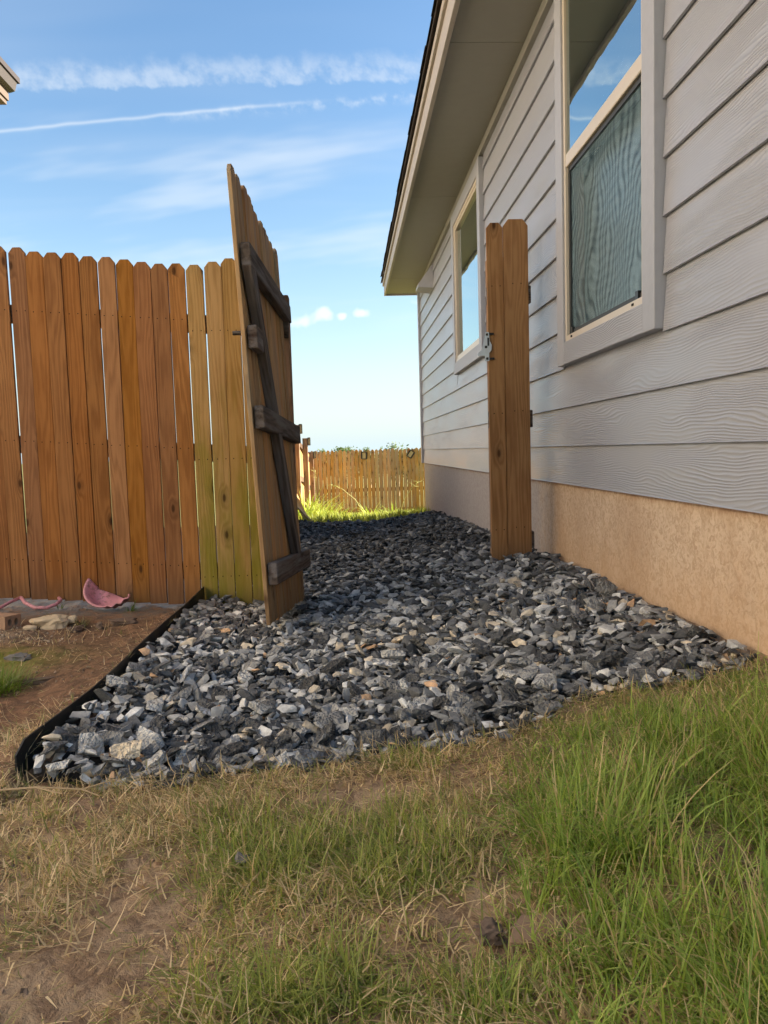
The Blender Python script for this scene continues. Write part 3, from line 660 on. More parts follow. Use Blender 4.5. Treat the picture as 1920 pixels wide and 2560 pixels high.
for (y, zt), lb in zip(posts[2:], ('small solar light on the tallest visible side fence post', 'solar light on the middle side fence post', 'solar light on the lowest post, nearest the back corner')):
    solar_light((SX + .142, y, zt - .06), lb, rot=(0, 0, R(90)), s=.95)
# two loose boards leaning on the side fence
for k, (a, b, lb) in enumerate((((-.55, 9.95, -.25), (-.76, 10.1, .22), 'longer of two loose boards leaning on the side fence'), ((-.48, 9.8, -.25), (-.74, 9.85, .05), 'shorter loose board leaning below the longer one'))):
    a, b = Vector(a), Vector(b); d = b - a
    o = link('loose_board', box('loose_board', (-.045, -.008, 0), (.045, .008, d.length)), M['back'], None, a); o.rotation_mode = 'QUATERNION'; o.rotation_quaternion = d.to_track_quat('Z', 'Y'); tag(o, lb, 'board', 'loose boards by the side fence')

# ------------------------------------------------------------------ neighbour's house beyond the fence
nb = empty('neighbour_house', (-8, 4, -.1), "corner of the neighbour's tan house with dark roof edge, top left", 'house')
def nbp(name, me, m): o = link(name, me, m, nb); o.matrix_parent_inverse = Matrix.Translation(nb.location).inverted(); return o
nbp('wall', box('wall', (-11, -5.5, -.5), (-4.30, 9.25, 4.9)), M['tan_wall'])
nbp('soffit', box('soffit', (-11.3, -5.9, 4.90), (-3.92, 9.66, 4.95)), M['tan_trim'])
nbp('fascia', box('fascia', (-11.3, -5.92, 4.952), (-3.90, 9.68, 5.13)), M['tan_trim'])
nbp('gutter', prism('gutter', [(-3.898, 5.05), (-3.83, 5.07), (-3.80, 5.17), (-3.898, 5.17)], 'y', -5.9, 9.70), M['white_gutter'])
nbp('roof', mesh('roof', [(-11.4, -6, 5.135), (-3.78, -6, 5.175), (-3.78, 9.74, 5.175), (-11.4, 9.74, 5.135), (-7.6, -2, 7.0), (-7.6, 5.7, 7.0), (-11.4, -6, 5.24), (-3.78, -6, 5.24), (-3.78, 9.74, 5.24), (-11.4, 9.74, 5.24)],
    [(0, 3, 2, 1), (0, 1, 7, 6), (1, 2, 8, 7), (2, 3, 9, 8), (3, 0, 6, 9), (6, 7, 4), (7, 8, 5, 4), (8, 9, 5), (9, 6, 4, 5)]), M['shingle'])
for yw in (-2.2, 2.4, 6.4):
    wn = nbp('window', box('window', (-4.298, yw, 1.2), (-4.25, yw + 1.1, 2.6)), M['white_gutter']); link('pane', box('pane', (-4.252, yw + .06, 1.26), (-4.246, yw + 1.04, 2.54)), M['glass_dark'], wn)

# ------------------------------------------------------------------ steel edging
bm = bmesh.new(); n = 46; ysE = np.linspace(1.67, 3.885, n); rows = []
for k, yv in enumerate(ysE):
    xv = -.752 + .003 * math.sin(yv * 3.1); zt = .019 - .027 * (yv - 1.67) / 2.2 + .004 * math.sin(yv * 5)
    zt -= .012 * min(1, (yv - 1.67) / .5)
    if k == 0: zt -= .022
    rows.append([bm.verts.new(p) for p in ((xv - .002, yv, -.19), (xv + .002, yv, -.19), (xv + .002, yv, zt), (xv - .002, yv, zt))])
for a, b in zip(rows, rows[1:]):
    for i in range(4): bm.faces.new((a[i], a[(i + 1) % 4], b[(i + 1) % 4], b[i]))
bm.faces.new(rows[0]); bm.faces.new(rows[-1][::-1])
tag(link('landscape_edging', from_bm('landscape_edging', bm), M['black_steel']), 'black metal landscape edging strip between bare dirt and gravel', 'edging')

# ------------------------------------------------------------------ gravel
def stone_proto(seed):
    r = random.Random(seed); bm = bmesh.new(); n = r.choice((11, 13, 15)); pts = []
    for _ in range(n):
        v = Vector((r.gauss(0, 1), r.gauss(0, 1), r.gauss(0, 1))).normalized()
        v = Vector([math.copysign(abs(c) ** .62, c) for c in v]) * r.uniform(.82, 1.05); pts.append(v)
    fy, fz = r.uniform(.45, .88), r.uniform(.16, .40)
    for v in pts: bm.verts.new((v.x * .5, v.y * .5 * fy, v.z * .5 * fz))
    res = bmesh.ops.convex_hull(bm, input=bm.verts[:])
    bmesh.ops.delete(bm, geom=[v for v in bm.verts if not v.link_faces], context='VERTS')
    bmesh.ops.recalc_face_normals(bm, faces=bm.faces); bmesh.ops.triangulate(bm, faces=bm.faces[:])
    bm.verts.index_update()
    V = np.array([v.co[:] for v in bm.verts]); Fc = np.array([[v.index for v in f.verts] for f in bm.faces]); bm.free(); return V, Fc
protos = [stone_proto(s) for s in range(24)]
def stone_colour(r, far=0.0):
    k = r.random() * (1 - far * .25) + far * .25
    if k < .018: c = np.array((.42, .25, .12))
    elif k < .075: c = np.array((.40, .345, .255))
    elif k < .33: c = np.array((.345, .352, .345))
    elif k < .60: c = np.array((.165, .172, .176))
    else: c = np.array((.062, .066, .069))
    return c * r.uniform(.72, 1.45) * (1.5 - .85 * far) * np.array((1.0, 1.0, .985))  # farther stones painted darker to stand in for the weaker light there
# each of the 48 stone meshes carries its own colour and size class
path = link('gravel_path', None) if False else None
def scatter(cell, ya, yb, smin, smax, zoff, keep=1.0, tilt=.6):
    out = []
    for yv in np.arange(ya, yb, cell):
        xs = np.arange(-.735, 1.03, cell)
        for xv in xs:
            if rng.random() > keep: continue
            px = xv + (rng.random() - .5) * cell; py = yv + (rng.random() - .5) * cell
            out.append((px, py, smin * (smax / smin) ** (rng.random() ** 1.5), zoff, tilt))
    a = np.array(out); ok = (a[:, 0] > -.735 + a[:, 2] * .38) & (a[:, 0] < 1.04 - a[:, 2] * .3) & (a[:, 1] > front(a[:, 0]) + a[:, 2] * .2 - .03 * rng.random(len(a)))
    return a[ok]
L = [scatter(.030, 1.5, 3.2, .030, .055, -.012, 1, .5), scatter(.031, 1.5, 3.2, .036, .066, .006, .85, .38), scatter(.058, 1.5, 3.3, .056, .108, .013, .55, .34),
     scatter(.03, 1.5, 3.3, .012, .028, .004, .5, .5),
     scatter(.034, 3.2, 5.5, .036, .062, -.008, 1, .4), scatter(.045, 3.2, 5.5, .044, .08, .006, .75, .3),
     scatter(.043, 5.5, 9.45, .042, .075, -.004, 1, .35), scatter(.08, 5.5, 9.45, .06, .10, .008, .7, .3)]
S = np.concatenate(L); N = len(S)
# keep-out round the gate foot, the panel and the posts is not needed: stones may touch them
bumpz = .035 * (fbm(S[:, 0], S[:, 1], 5, 31) - .5) + .018 * (rng.random(N) - .5)
SZ = T(S[:, 0], S[:, 1]) + S[:, 3] + bumpz + .004
# heaped a little against the wall and at the foot of the panel
SZ += .03 * np.exp(-((S[:, 0] - .9) / .2) ** 2) * np.exp(-((S[:, 1] - 3.7) / .5) ** 2)
SZ += .058 * np.exp(-((S[:, 0] + .75) / .18) ** 2) * np.where(S[:, 2] < .03, .6, 1)
score = S[:, 2] / np.hypot(S[:, 1], .6) * np.where(S[:, 3] > 0, 1, .55) * np.where(np.abs(S[:, 0] / S[:, 1] + .0) < .56, 1, 0)
order = np.argsort(-score); big = order[:300]; rest = order[300:]
gp = empty('gravel_path'); col.objects.unlink(gp); bpy.data.objects.remove(gp)
gxs = np.linspace(-.748, 1.041, 60); gys = np.linspace(0, 1, 160)
GXX, GT = np.meshgrid(gxs, gys); GYY = front(GXX) - .0 + GT * (9.55 - front(GXX)); GZZ = T(GXX, GYY) - .022 + .02 * (fbm(GXX, GYY, 14, 41) - .5)
idx = np.arange(60 * 160).reshape(160, 60); q = np.stack([idx[:-1, :-1], idx[:-1, 1:], idx[1:, 1:], idx[1:, :-1]], -1).reshape(-1, 4)
M['bed'] = plain('gravel_gap_shade', (.03, .03, .031), .95, var=.5, scale=70, bump=.01)  # near-black bed paints in the shade of gaps between stones
path = link('gravel_path', np_mesh('gravel_path', np.stack([GXX, GYY, GZZ], -1).reshape(-1, 3), q), M['bed']); tag(path, kind='structure')
def rand_rot(tilt):
    return Euler((rng.normal(0, tilt), rng.normal(0, tilt), rng.random() * 6.283)).to_matrix()
V_all, F_all, C_all = [], [], []; base = 0
for i in rest:
    V, Fc = protos[rng.integers(len(protos))]; m = np.array(rand_rot(S[i, 4])) * S[i, 2]
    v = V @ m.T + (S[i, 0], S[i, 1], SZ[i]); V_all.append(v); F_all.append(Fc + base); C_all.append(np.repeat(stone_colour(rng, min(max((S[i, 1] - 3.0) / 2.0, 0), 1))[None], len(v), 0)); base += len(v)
o = link('gravel', np_mesh('gravel', np.concatenate(V_all), np.concatenate(F_all), np.concatenate(C_all)), M['stone'], path); tag(o, kind='stuff')
M['stone_big'] = m_attr('gravel_stone_unit', .68, speck=.055)
stones = []
for k in range(60):
    V, Fc = protos[k % 24]; me = np_mesh('stone', V, Fc, np.repeat(stone_colour(rng)[None], len(V), 0)); me.materials.append(M['stone_big']); stones.append(me)
for i in big:
    o = link('stone', stones[rng.integers(60)], None, path, (S[i, 0], S[i, 1], SZ[i]), (rng.normal(0, S[i, 4]), rng.normal(0, S[i, 4]), rng.random() * 6.283), (S[i, 2],) * 3)
print('stones', N, 'tris', sum(len(f) for f in F_all))
def rock(name, loc, size, m, seed, label, cat, rot=(0, 0, 0), sub=3, rough=.25):
    r = random.Random(seed); bm = bmesh.new(); bmesh.ops.create_icosphere(bm, subdivisions=sub, radius=.5)
    for v in bm.verts:
        c = v.co; nn = float(fbm(np.array(c.x + seed), np.array(c.y + c.z * 1.7), 2.2, seed)); n2 = float(fbm(np.array(c.z + seed * 2), np.array(c.x - c.y), 6, seed + 3))
        v.co = Vector([math.copysign(abs(q * 2) ** .75, q) * .5 for q in c]) * (1 + rough * 2 * (nn - .5) + rough * (n2 - .5))
    for v in bm.verts: v.co = Vector((v.co.x * size[0], v.co.y * size[1], v.co.z * size[2]))
    o = link(name, from_bm(name, bm, False), m, None, loc, rot); return tag(o, label, cat)
bigst = np_mesh('big_stone', protos[4][0], protos[4][1], np.repeat(np.array([[.24, .25, .245]]), len(protos[4][0]), 0)); bigst.materials.append(M['stone_big'])
o = link('large_stone', bigst, None, None, (.925, 2.70, float(T(.925, 2.7)) + .055), (R(70), R(18), R(15)), (.10, .12, .13)); tag(o, 'largest pale grey stone standing upright in the gravel near the wall', 'stone')

# ------------------------------------------------------------------ grass
def blades(n, xy, length, width, lean0, curl, cols, zoff=0.0, seg=4, az=None, tipc=None):
    x, y = xy; n = len(x); z = Tg(x, y) + zoff
    az = rng.random(n) * 6.283 if az is None else az
    th0 = lean0; L = length; P0 = np.stack([x, y, z - .004], -1); hd = np.stack([np.cos(az), np.sin(az), az * 0], -1)
    side = np.stack([-np.sin(az + rng.normal(0, .5, n)), np.cos(az), az * 0], -1); side /= np.linalg.norm(side, axis=1)[:, None]
    pts = [P0]; 
    for k in range(seg):
        th = th0 + curl * (k + .5) / seg
        d = hd * np.sin(th)[:, None] + np.array([0, 0, 1.0]) * np.cos(th)[:, None]
        pts.append(pts[-1] + d * (L / seg)[:, None])
    vs = []; cs = []
    for k, p in enumerate(pts):
        f = k / seg; wv = width * (1 - f) ** .6 * .5 + .00025
        vs += [p - side * wv[:, None], p + side * wv[:, None]]
        c = cols * (1 - f * .0) if tipc is None else cols * (1 - f ** 1.5) + tipc * f ** 1.5
        cs += [c, c]
    V = np.stack(vs, 1).reshape(-1, 3); C = np.stack(cs, 1).reshape(-1, 3)
    g = np.maximum(Tg(V[:, 0], V[:, 1]) + .002, -9); V[:, 2] = np.maximum(V[:, 2], g)
    K = 2 * (seg + 1); b = (np.arange(n) * K)[:, None]
    fs = np.concatenate([np.stack([b[:, 0] + 2 * k, b[:, 0] + 2 * k + 1, b[:, 0] + 2 * k + 3, b[:, 0] + 2 * k + 2], -1) for k in range(seg)])
    return V, fs, C
def merge(parts):
    V, Fs, C = [], [], []; b = 0
    for v, f, c in parts: V.append(v); Fs.append(f + b); C.append(c); b += len(v)
    return np.concatenate(V), np.concatenate(Fs), np.concatenate(C)
def cmix(a, b, t): return np.array(a)[None] * (1 - t[:, None]) + np.array(b)[None] * t[:, None]
def sample(n, dens, xr, yr):
    X = rng.uniform(*xr, n); Yv = rng.uniform(*yr, n); k = rng.random(n) < dens(X, Yv); return X[k], Yv[k]
def G(x, y, cx, cy, rx, ry=None): return np.exp(-((x - cx) / rx) ** 2 - ((y - cy) / (ry or rx)) ** 2)
def ingrav(x, y): return (x > -.75) & (x < 1.04) & (y > front(x) + .0)
def lush(x, y):      # where the tall green grass stands
    v = 1 / (1 + np.exp(-(x - (.29 + .10 * (y - 1.0)) - .12 * (fbm(x, y, 5, 51) - .5)) / .035))
    return v
def bare(x, y):
    b = G(x, y, -.33, 1.17, .10, .13) + G(x, y, -.42, .95, .13, .13) + G(x, y, .27, 1.11, .06, .05) + G(x, y, .25, .94, .06, .03) + G(x, y, -.03, 1.45, .09, .04) + G(x, y, .02, .84, .07, .03) + .8 * G(x, y, .11, 1.03, .1, .06) + .8 * G(x, y, .17, .95, .05)
    b = 1.35 * b + .9 * np.clip((fbm(x, y, 7, 61) - .60) * 7, 0, 1)
    return np.clip(b, 0, 1)
def tuft(x, y):
    return np.clip(G(x, y, -.19, 1.25, .10, .10) + G(x, y, .10, 1.60, .05, .05) + G(x, y, -.10, .92, .12, .07) + .7 * G(x, y, .07, 1.17, .12, .12) + .55 * G(x, y, -.24, 1.36, .08, .07) + .5 * G(x, y, .02, 1.34, .1, .08) + .8 * G(x, y, .12, .85, .12, .05) + .3, 0, 1)
vis = lambda x, y: np.where((y < 2.4) & ~ingrav(x, y), 1.0, 0)
def clumped(nc, dens, xr, yr, per, spread):
    """clump centres drawn by density, blades radiating from each"""
    CX, CY = sample(nc, dens, xr, yr); m = rng.poisson(per, len(CX)) + 4; k = np.repeat(np.arange(len(CX)), m); n = len(k)
    sp = rng.uniform(.6, 1.5, len(CX))[k] * spread; dx = rng.normal(0, 1, n) * sp; dy = rng.normal(0, 1, n) * sp
    X, Yv = CX[k] + dx, CY[k] + dy; az = np.arctan2(dy, dx) + rng.normal(0, .7, n) + (rng.normal(0, 1.2, len(CX)))[k] * .35
    ok = ~ingrav(X, Yv) | (rng.random(n) < .12); ok &= X < 1.03
    return X[ok], Yv[ok], az[ok], k[ok], len(CX)
# tall green grass
X, Yv, az, k, nc = clumped(4600, lambda x, y: vis(x, y) * lush(x, y) * (.2 + .8 * np.clip((fbm(x, y, 11, 71) - .36) * 4, 0, 1)), (.05, 1.03), (.45, 2.15), 22, .016); n = len(X)
ch = rng.random(nc)[k]; hh = (.4 + .85 * rng.random(nc))[k] * (.45 + .8 * fbm(X, Yv, 5, 72)) * rng.choice([.6, 1.0, 1.25], n, p=[.45, .45, .1]); edge = np.clip((front(X) - Yv) / .42, .22, 1) * (.5 + .5 * lush(X, Yv))
cg = cmix((.10, .20, .024), (.38, .48, .10), np.clip(.6 * ch + .55 * rng.random(n) - .05, 0, 1)); dry = rng.random(n) < .12 + .4 * (ch < .15); cg[dry] = cmix((.40, .31, .13), (.66, .54, .29), rng.random(dry.sum()))
parts = [blades(n, (X, Yv), rng.uniform(.05, .19, n) * hh * edge, rng.choice([.0012, .0019, .0030, .0040], n, p=[.35, .35, .2, .1]) * rng.uniform(.8, 1.2, n), np.abs(rng.normal(.22, .28, n)), np.abs(rng.normal(1.2, .75, n)), cg, tipc=cg * 1.15 + .03, az=az, seg=5)]  # tips lightened in colour to look lit above darker bases
o = link('lawn_grass', np_mesh('lawn_grass', *merge(parts), smooth=True), M['blade']); tag(o, 'tall bright green grass along the house on the right', 'grass', kind='stuff'); n_g = n
# shorter worn grass with green tufts
den = lambda x, y: vis(x, y) * (1 - .97 * bare(x, y)) * (.16 + .84 * tuft(x, y) ** 1.3) * (1 - .55 * lush(x, y)) * np.where(x < -.77, .22, 1) * np.where(y > 2.0, .0, 1)
X, Yv, az, k, nc = clumped(6800, den, (-1.15, .95), (.45, 2.1), 26, .015); n = len(X)
tf = tuft(X, Yv); ch = rng.random(nc)[k]; cg = cmix((.12, .20, .035), (.40, .43, .11), np.clip(.5 * ch + .5 * rng.random(n), 0, 1)); dry = rng.random(n) > np.clip(.0 + 1.1 * tf * (.5 + 1.0 * ch), 0, .94); cg[dry] = cmix((.42, .32, .14), (.78, .62, .35), rng.random(dry.sum()))
parts = [blades(n, (X, Yv), rng.uniform(.012, .058, n) * (.32 + 1.15 * tf) * (.6 + .8 * ch), rng.uniform(.0010, .0023, n), np.abs(rng.normal(.45, .4, n)), rng.normal(1.3, .9, n), cg, tipc=cg * 1.1 + .02, az=az)]
o = link('worn_grass', np_mesh('worn_grass', *merge(parts), smooth=True), M['blade']); tag(o, 'short worn grass in tufts across the foreground', 'grass', kind='stuff'); n_w = n
# flattened straw
den = lambda x, y: np.where((y < 3.4) & ~((ingrav(x, y)) & (y > front(x) + .03)), 1, 0) * (1 - .82 * bare(x, y)) * np.where(x < -.76, np.clip(.05 + .6 * (2.2 - y) / .8, .05, .6), 1) * (1 - .45 * lush(x, y)) * (.25 + .75 * np.clip((fbm(x, y, 6, 81) - .35) * 4, 0, 1))
X, Yv = sample(185000, den, (-1.5, 1.0), (.45, 3.4)); n = len(X)
cs = cmix((.36, .26, .13), (.90, .75, .46), rng.random(n) ** 1.2); gn = rng.random(n) < .22; cs[gn] = cmix((.18, .2, .06), (.36, .36, .14), rng.random(gn.sum()))
wind = 6.6 * fbm(X, Yv, 3, 91)
parts = [blades(n, (X, Yv), rng.uniform(.010, .075, n) * rng.uniform(.4, 1, n), rng.uniform(.0012, .0030, n), np.clip(rng.normal(1.22, .3, n), .4, 1.6), rng.normal(.2, .7, n), cs, zoff=.002 + rng.random(n) * .020, az=wind + rng.normal(0, 1.1, n), seg=3)]
o = link('flattened_straw', np_mesh('flattened_straw', *merge(parts), smooth=True), M['blade']); tag(o, 'dry flattened straw lying over the bare foreground soil', 'straw', kind='stuff'); print('grass', n_g, n_w, n)
# tufts by the dirt on the left, one thing each
def clump(name, x0, y0, n, r, L, w, cols, label, cat, lean=.35, curl=.9, group=None):
    X = x0 + rng.normal(0, r, n); Yv = y0 + rng.normal(0, r, n); out = np.arctan2(Yv - y0, X - x0) + rng.normal(0, .5, n)
    c = cmix(*cols, rng.random(n)); v, f, c = blades(n, (X, Yv), rng.uniform(.45, 1, n) * L, rng.uniform(.7, 1.2, n) * w, np.abs(rng.normal(lean, .25, n)), np.abs(rng.normal(curl, .4, n)), c, az=out, seg=5)
    z0 = float(Tg(np.array(x0), np.array(y0))); o = link(name, np_mesh(name, v - (x0, y0, z0), f, c, True), M['blade'], None, (x0, y0, z0)); return tag(o, label, cat, group)
GR = ((.08, .16, .02), (.2, .27, .05))
clump('grass_tuft', -1.16, 2.44, 500, .05, .10, .0028, GR, 'bright green grass tuft beside the moss at the left edge', 'grass tuft')
clump('grass_tuft', -1.22, 3.42, 60, .012, .07, .0025, ((.1, .13, .04), (.25, .22, .1)), 'small thin grass tuft between limestone lump and pink dish', 'grass tuft')
clump('grass_tuft', -1.085, 3.74, 26, .012, .09, .003, GR, 'single green sprig right of the pink dish under the fence', 'grass tuft')
clump('grass_tuft', -1.335, 3.45, 22, .015, .13, .003, ((.12, .15, .05), (.22, .22, .1)), 'thin upright weed behind the limestone lump', 'grass tuft')
clump('grass_tuft', -1.47, 3.87, 14, .01, .06, .003, GR, 'few blades growing through the fence bottom', 'grass tuft')

# sunlit lawn and weeds beyond the gravel
X, Yv = sample(26000, lambda x, y: np.where(y > 9.5, 1.0, 0), (-.8, 2.2), (9.5, 17.4)); n = len(X)
cg = cmix((.22, .30, .04), (.46, .46, .10), rng.random(n))
o = link('back_lawn', np_mesh('back_lawn', *merge([blades(n, (X, Yv), rng.uniform(.05, .15, n), rng.uniform(.006, .011, n), np.abs(rng.normal(.2, .2, n)), np.abs(rng.normal(.6, .4, n)), cg, seg=3)]), smooth=True), M['blade']); tag(o, 'sunlit yellow-green lawn beyond the gravel', 'grass', kind='stuff')
WC = ((.24, .34, .05), (.50, .54, .13))
for x0, y0, nn, L, lb in ((-.60, 11.2, 130, .70, 'largest arching weed clump beside the side fence'), (-.40, 12.2, 90, .6, 'arching weed clump in the sun right of the largest one'), (-.15, 13.0, 45, .42, 'low weed clump before the back fence, left of centre'), (.38, 13.2, 45, .42, 'low weed clump in the middle of the lit lawn'), (.75, 13.5, 40, .40, 'low weed clump closest to the house corner'), (-.62, 13.4, 60, .75, 'tall weed clump against the middle fence post')):
    clump('weed_clump', x0, y0, nn, .10, L, .02, WC, lb, 'weed', .25, 1.3, 'weeds beyond the gravel')
def stalk(pts, label, seed):
    bm = bmesh.new(); tube_bm(bm, pts, [.006 * (1 - .6 * i / (len(pts) - 1)) for i in range(len(pts))], 5); r = random.Random(seed); a, b = Vector(pts[-2]), Vector(pts[-1])
    for k in range(9):
        p = a.lerp(b, .2 + .1 * k); d = Vector((r.uniform(-1, 1), r.uniform(-.5, .5), r.uniform(-.2, .8))) * .10; tube_bm(bm, [p, p + d], [.004, .003], 4)
    tag(link('weed_stalk', from_bm('weed_stalk', bm), M['weedstalk']), label, 'weed', 'weeds beyond the gravel')
M['weedstalk'] = plain('weed_stalk', (.42, .40, .12), .7)
stalk([(.35, 13.4, -.6), (.12, 13.3, -.2), (-.10, 13.2, .0), (-.3, 13.2, .08)], 'tall seed stalk leaning left before the back fence', 1)
stalk([(.88, 13.6, -.6), (1.0, 13.6, -.25), (1.15, 13.6, -.03), (1.28, 13.6, .08)], 'seed stalk leaning right toward the house corner', 2)
stalk([(-.62, 14.6, -.7), (-.62, 14.6, -.1), (-.61, 14.6, .12), (-.62, 14.6, .30)], 'upright branching seed head against the side fence', 3)

# ------------------------------------------------------------------ trees beyond the back fence
def tree(x, y, top, rad, label, seed, c0, c1):
    zb = float(T(np.array(x), np.array(y))); tr = empty('tree', (x, y, zb), label, 'tree', 'trees beyond the back fence'); r = np.random.default_rng(seed); H = top - zb
    bm = bmesh.new(); tube_bm(bm, [(0, 0, -.1), (.03 * H, 0, H * .3), (0, .02 * H, H * .62), (.02 * H, 0, H * .9)], [.045 * H, .035 * H, .022 * H, .008 * H], 7)
    for k in range(7):
        a = k * 2.4 + seed; z = H * (.32 + .07 * k); tube_bm(bm, [(0, 0, z), (rad * .35 * math.cos(a), rad * .35 * math.sin(a), z + H * .12), (rad * .75 * math.cos(a), rad * .75 * math.sin(a), z + H * .17)], [.018 * H, .011 * H, .004 * H], 5)
    link('trunk', from_bm('trunk', bm), M['twig'], tr)
    cl = r.normal(0, 1, (26, 3)); cl /= np.linalg.norm(cl, axis=1)[:, None]; cl = cl * r.uniform(.35, 1, (26, 1)) * (rad, rad, H * .32) + (0, 0, H * .64); n = 2600
    ci = r.integers(0, 26, n); p = cl[ci] + r.normal(0, 1, (n, 3)) * rad * .17; p[:, 2] = np.minimum(p[:, 2], H); s = r.uniform(.07, .15, n)[:, None]
    d1 = r.normal(0, 1, (n, 3)); d1 /= np.linalg.norm(d1, axis=1)[:, None]; d2 = np.cross(d1, r.normal(0, 1, (n, 3))); d2 /= np.linalg.norm(d2, axis=1)[:, None]
    V = np.stack([p - d1 * s, p + d2 * s * .5, p + d1 * s, p - d2 * s * .5], 1).reshape(-1, 3); c = np.repeat(np.array(c0) + (np.array(c1) - c0) * (r.random(n)[:, None] * .6 + r.random(26)[ci][:, None] * .4), 4, 0)
    link('crown', np_mesh('crown', V, np.arange(n * 4).reshape(-1, 4), c), M['leaf'], tr)
tg = ((.07, .11, .03), (.15, .19, .06))
tree(3.9, 60, 1.25, 1.7, 'largest tree top showing over the back fence', 3, *tg); tree(-.4, 66, .92, 1.4, 'small tree top above the left half of the back fence', 5, *tg)
tree(.3, 75, 1.1, 1.5, 'pale tree top just right of the small left one', 6, *tg); tree(5.8, 62, .92, 1.3, 'tree top over the back fence nearest the house corner', 8, *tg)
tree(-2.2, 70, .9, 1.2, 'tree top over the left end of the back fence', 9, *tg); tree(1.9, 68, .92, 1.2, 'low tree top at the middle of the back fence', 10, *tg)

# ------------------------------------------------------------------ small things
# broken pink dish lying under the fence
bm = bmesh.new(); prof = [(.0, -.075), (.06, -.074), (.088, -.068), (.106, -.042), (.124, .0), (.132, .003)]; na = 34; rings = []
for k in range(na + 1):
    a = R(158 + (334 - 158) * k / na); cut = 1 - .05 * math.sin(k * 1.7) * (k > 22)
    rings.append([bm.verts.new((r_ * math.cos(a) * cut, r_ * math.sin(a) * cut, h)) for r_, h in prof])
for a, b in zip(rings, rings[1:]):
    for i in range(len(a) - 1): bm.faces.new((a[i], a[i + 1], b[i + 1], b[i]))
for i in range(0): pass
bmesh.ops.remove_doubles(bm, verts=bm.verts[:], dist=.0005); bmesh.ops.recalc_face_normals(bm, faces=bm.faces[:]); bmesh.ops.solidify(bm, geom=bm.faces[:], thickness=.005)
dish = link('pink_dish', from_bm('pink_dish', bm, True), M['pink'], None, (-1.205, 3.825, .012), (R(44), 0, R(-4))); tag(dish, 'broken pink plastic dish wedged under the wooden fence', 'dish')
bm = bmesh.new(); tube_bm(bm, [(-1.80, 3.52, -.07), (-1.735, 3.66, -.075), (-1.69, 3.80, -.045), (-1.665, 3.87, -.035)], .008, 8)
tag(link('pink_strip', from_bm('pink_strip', bm, True), M['pink']), 'short straight pink plastic strip at the left edge under the fence', 'plastic strip')
bm = bmesh.new(); tube_bm(bm, [(-1.66, 3.86, -.035), (-1.63, 3.83, -.055), (-1.57, 3.79, -.075), (-1.51, 3.79, -.078), (-1.475, 3.82, -.068), (-1.465, 3.86, -.055), (-1.49, 3.90, -.05)], .009, 8)
tag(link('pink_strip', from_bm('pink_strip', bm, True), M['pink']), 'curled pink plastic strip looping out from under the fence', 'plastic strip')
# cored brick
bm = bmesh.new(); cores = [(-.018, .0), (.018, .0)]
def face_with_holes(zv):
    outer = [bm.verts.new(p) for p in ((-.045, zv, -.03), (.045, zv, -.03), (.045, zv, .03), (-.045, zv, .03))]; loops = [outer]
    for cx, cz in cores: loops.append([bm.verts.new((cx + .011 * math.cos(k * R(36)), zv, cz + .016 * math.sin(k * R(36)))) for k in range(10)])
    ed = [bm.edges.new((l[i], l[(i + 1) % len(l)])) for l in loops for i in range(len(l))]; bmesh.ops.triangle_fill(bm, edges=ed, use_beauty=True); return loops
A = face_with_holes(-.1); B = face_with_holes(.1)
for la, lb in zip(A, B):
    for i in range(len(la)): bm.faces.new((la[i], la[(i + 1) % len(la)], lb[(i + 1) % len(lb)], lb[i]))
M['brick'] = plain('brick_clay', (.36, .23, .15), .9, var=.35, scale=40, bump=.004)
tag(link('brick', from_bm('brick', bm), M['brick'], None, (-1.585, 3.41, -.055), (0, R(-3), R(-112))), 'cored brick lying on the dirt at the left edge', 'brick')
rock('limestone_lump', (-1.345, 3.41, -.078), (.15, .085, .06), M['lime'], 3, 'pale limestone lump on the dirt before the fence', 'rock', (0, 0, R(8)), rough=.6)
rock('limestone_lump', (-1.262, 3.45, -.068), (.045, .04, .035), M['lime'], 5, 'small pale stone behind the limestone lump', 'rock', sub=2)
rock('limestone_lump', (-1.415, 3.36, -.085), (.062, .045, .03), M['lime'], 6, 'small yellowish stone in front of the limestone lump', 'rock', sub=2)
rock('dark_rock', (-1.235, 2.83, -.075), (.075, .05, .035), M['grey_rock'], 7, 'dark flat rock on the green moss', 'rock', (0, R(8), .3), rough=.7)
rock('mud_log', (-1.045, 2.50, -.078), (.135, .04, .035), M['darkmud'], 8, 'long dark mud lump like a log beside the moss', 'mud lump', (0, 0, R(3)), rough=.6)
for k, (px, py, s, lb) in enumerate(((-1.02, 3.42, .12, 'dark mud heap under the right rim of the pink dish'), (-1.22, 3.36, .08, 'dark mud lump right of the limestone lump'), (-1.12, 3.38, .05, 'small mud lump in front of the pink dish'))):
    rock('mud_lump', (px, py, float(Tg(np.array(px), np.array(py))) + .006), (s, s * .6, .035), M['darkmud'], 20 + k, lb, 'mud lump', (0, 0, k), rough=.5)
rock('mud_clod', (.168, .955, .008), (.038, .03, .02), M['darkmud'], 12, 'black wet mud clod left of the cracked crust', 'mud clod', rough=.9)
rock('stray_stone', (-.196, 1.215, -.012), (.022, .018, .016), M['grey_rock'], 14, 'dark stray stone lost in the grass tuft', 'stone', sub=2, rough=.8)
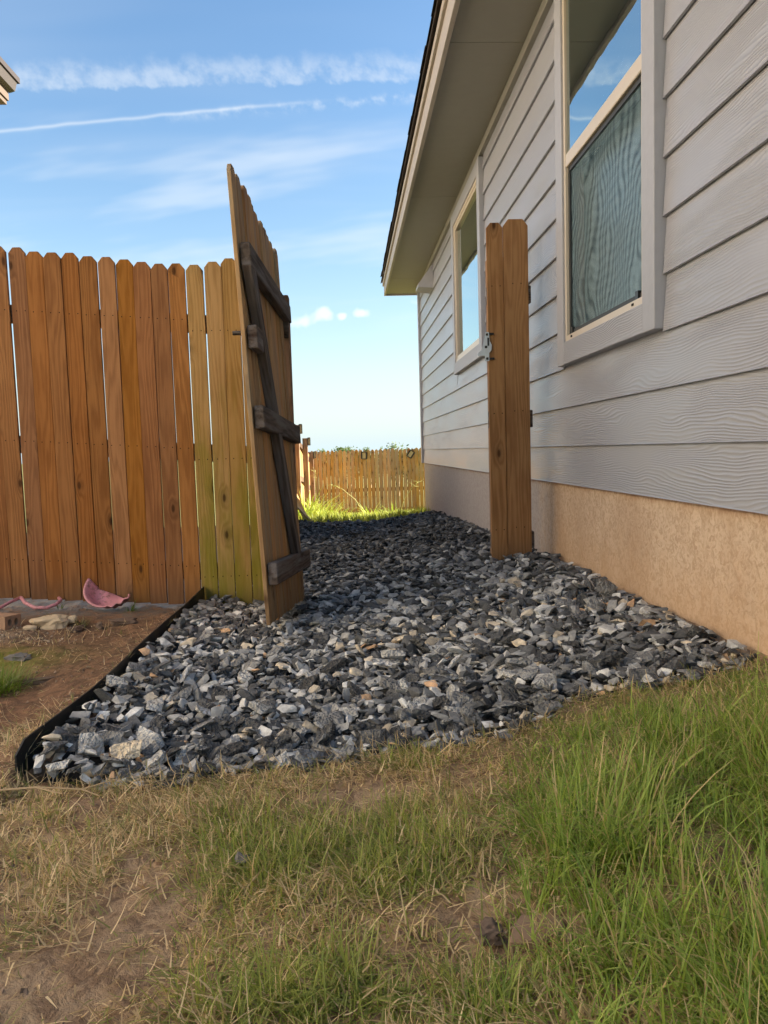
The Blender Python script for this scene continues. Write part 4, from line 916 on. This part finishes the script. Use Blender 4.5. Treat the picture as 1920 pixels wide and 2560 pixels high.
# cracked mud crust: three plates with open joints
crust = empty('mud_crust', (.25, .945, .002), 'smooth cracked slab of dried mud in the foreground grass', 'mud crust')
for k, pl in enumerate(([(-.062, -.018), (-.02, -.024), (.012, -.006), (.020, .012), (.014, .03), (-.035, .034), (-.05, .01)], [(-.012, -.026), (.045, -.032), (.056, -.012), (.022, -.001), (.016, -.010)], [(.026, .008), (.054, -.004), (.056, .012), (.036, .022), (.024, .020)])):
    p = link('mud_plate', prism('mud_plate', pl, 'z', -.02, .012 + .002 * k, .0025), M['mud'], crust, (0, 0, 0), (random.uniform(-.05, .05), random.uniform(-.05, .05), 0))
# twig at the left edge of the grass
bm = bmesh.new(); tube_bm(bm, [(-.72, 1.46, .015), (-.62, 1.45, .022), (-.53, 1.44, .018), (-.47, 1.45, .03)], [.002, .002, .0015, .001], 6); tube_bm(bm, [(-.62, 1.45, .022), (-.56, 1.42, .02)], [.002, .001], 5); tube_bm(bm, [(-.53, 1.44, .018), (-.49, 1.42, .012)], [.0016, .0008], 5)
tag(link('twig', from_bm('twig', bm), M['twig']), 'dry forked twig on the straw at the left edge', 'twig')
# pale pea gravel spilled by the brick
Xp = rng.normal(-1.55, .16, 420); Yp = rng.normal(3.22, .09, 420); Va, Fa, Ca, b = [], [], [], 0
for xv, yv in zip(Xp, Yp):
    V, Fc = protos[rng.integers(24)]; s = rng.uniform(.006, .016); v = V @ (np.array(rand_rot(.8)) * s).T + (xv, yv, float(Tg(np.array(xv), np.array(yv))) + .002); Va.append(v); Fa.append(Fc + b); b += len(v); Ca.append(np.repeat((np.array((.42, .34, .24)) * rng.uniform(.5, 1.3))[None], len(v), 0))
tag(link('pea_gravel', np_mesh('pea_gravel', np.concatenate(Va), np.concatenate(Fa), np.concatenate(Ca)), M['stone']), 'pale pea gravel spilled on the dirt below the brick', 'gravel', kind='stuff')
# crumbs of dry soil on the worn ground
Xp = rng.uniform(-1.5, .75, 9000); Yp = rng.uniform(.5, 3.6, 9000); ok = ~ingrav(Xp, Yp) & ((Yp < 2.0) | (Xp < -.78)) & (rng.random(9000) < np.clip((fbm(Xp, Yp, 8, 95) - .35) * 4, .08, 1)) & (np.abs(Xp / Yp) < .7)
Va, Fa, Ca, b = [], [], [], 0
for xv, yv, zv in zip(Xp[ok], Yp[ok], Tg(Xp[ok], Yp[ok])):
    V, Fc = protos[rng.integers(24)]; sc = .003 + .012 * rng.random() ** 3; m = np.array(rand_rot(.8)) @ np.diag((1, 1, 1.7)) * sc
    v = V @ m.T + (xv, yv, zv + .001); Va.append(v); Fa.append(Fc + b); b += len(v); Ca.append(np.repeat((np.array((.30, .20, .125)) * rng.uniform(.5, 1.3))[None], len(v), 0))
tag(link('soil_crumbs', np_mesh('soil_crumbs', np.concatenate(Va), np.concatenate(Fa), np.concatenate(Ca)), M['stone']), 'loose crumbs of dry brown soil on the worn ground', 'soil', kind='stuff')
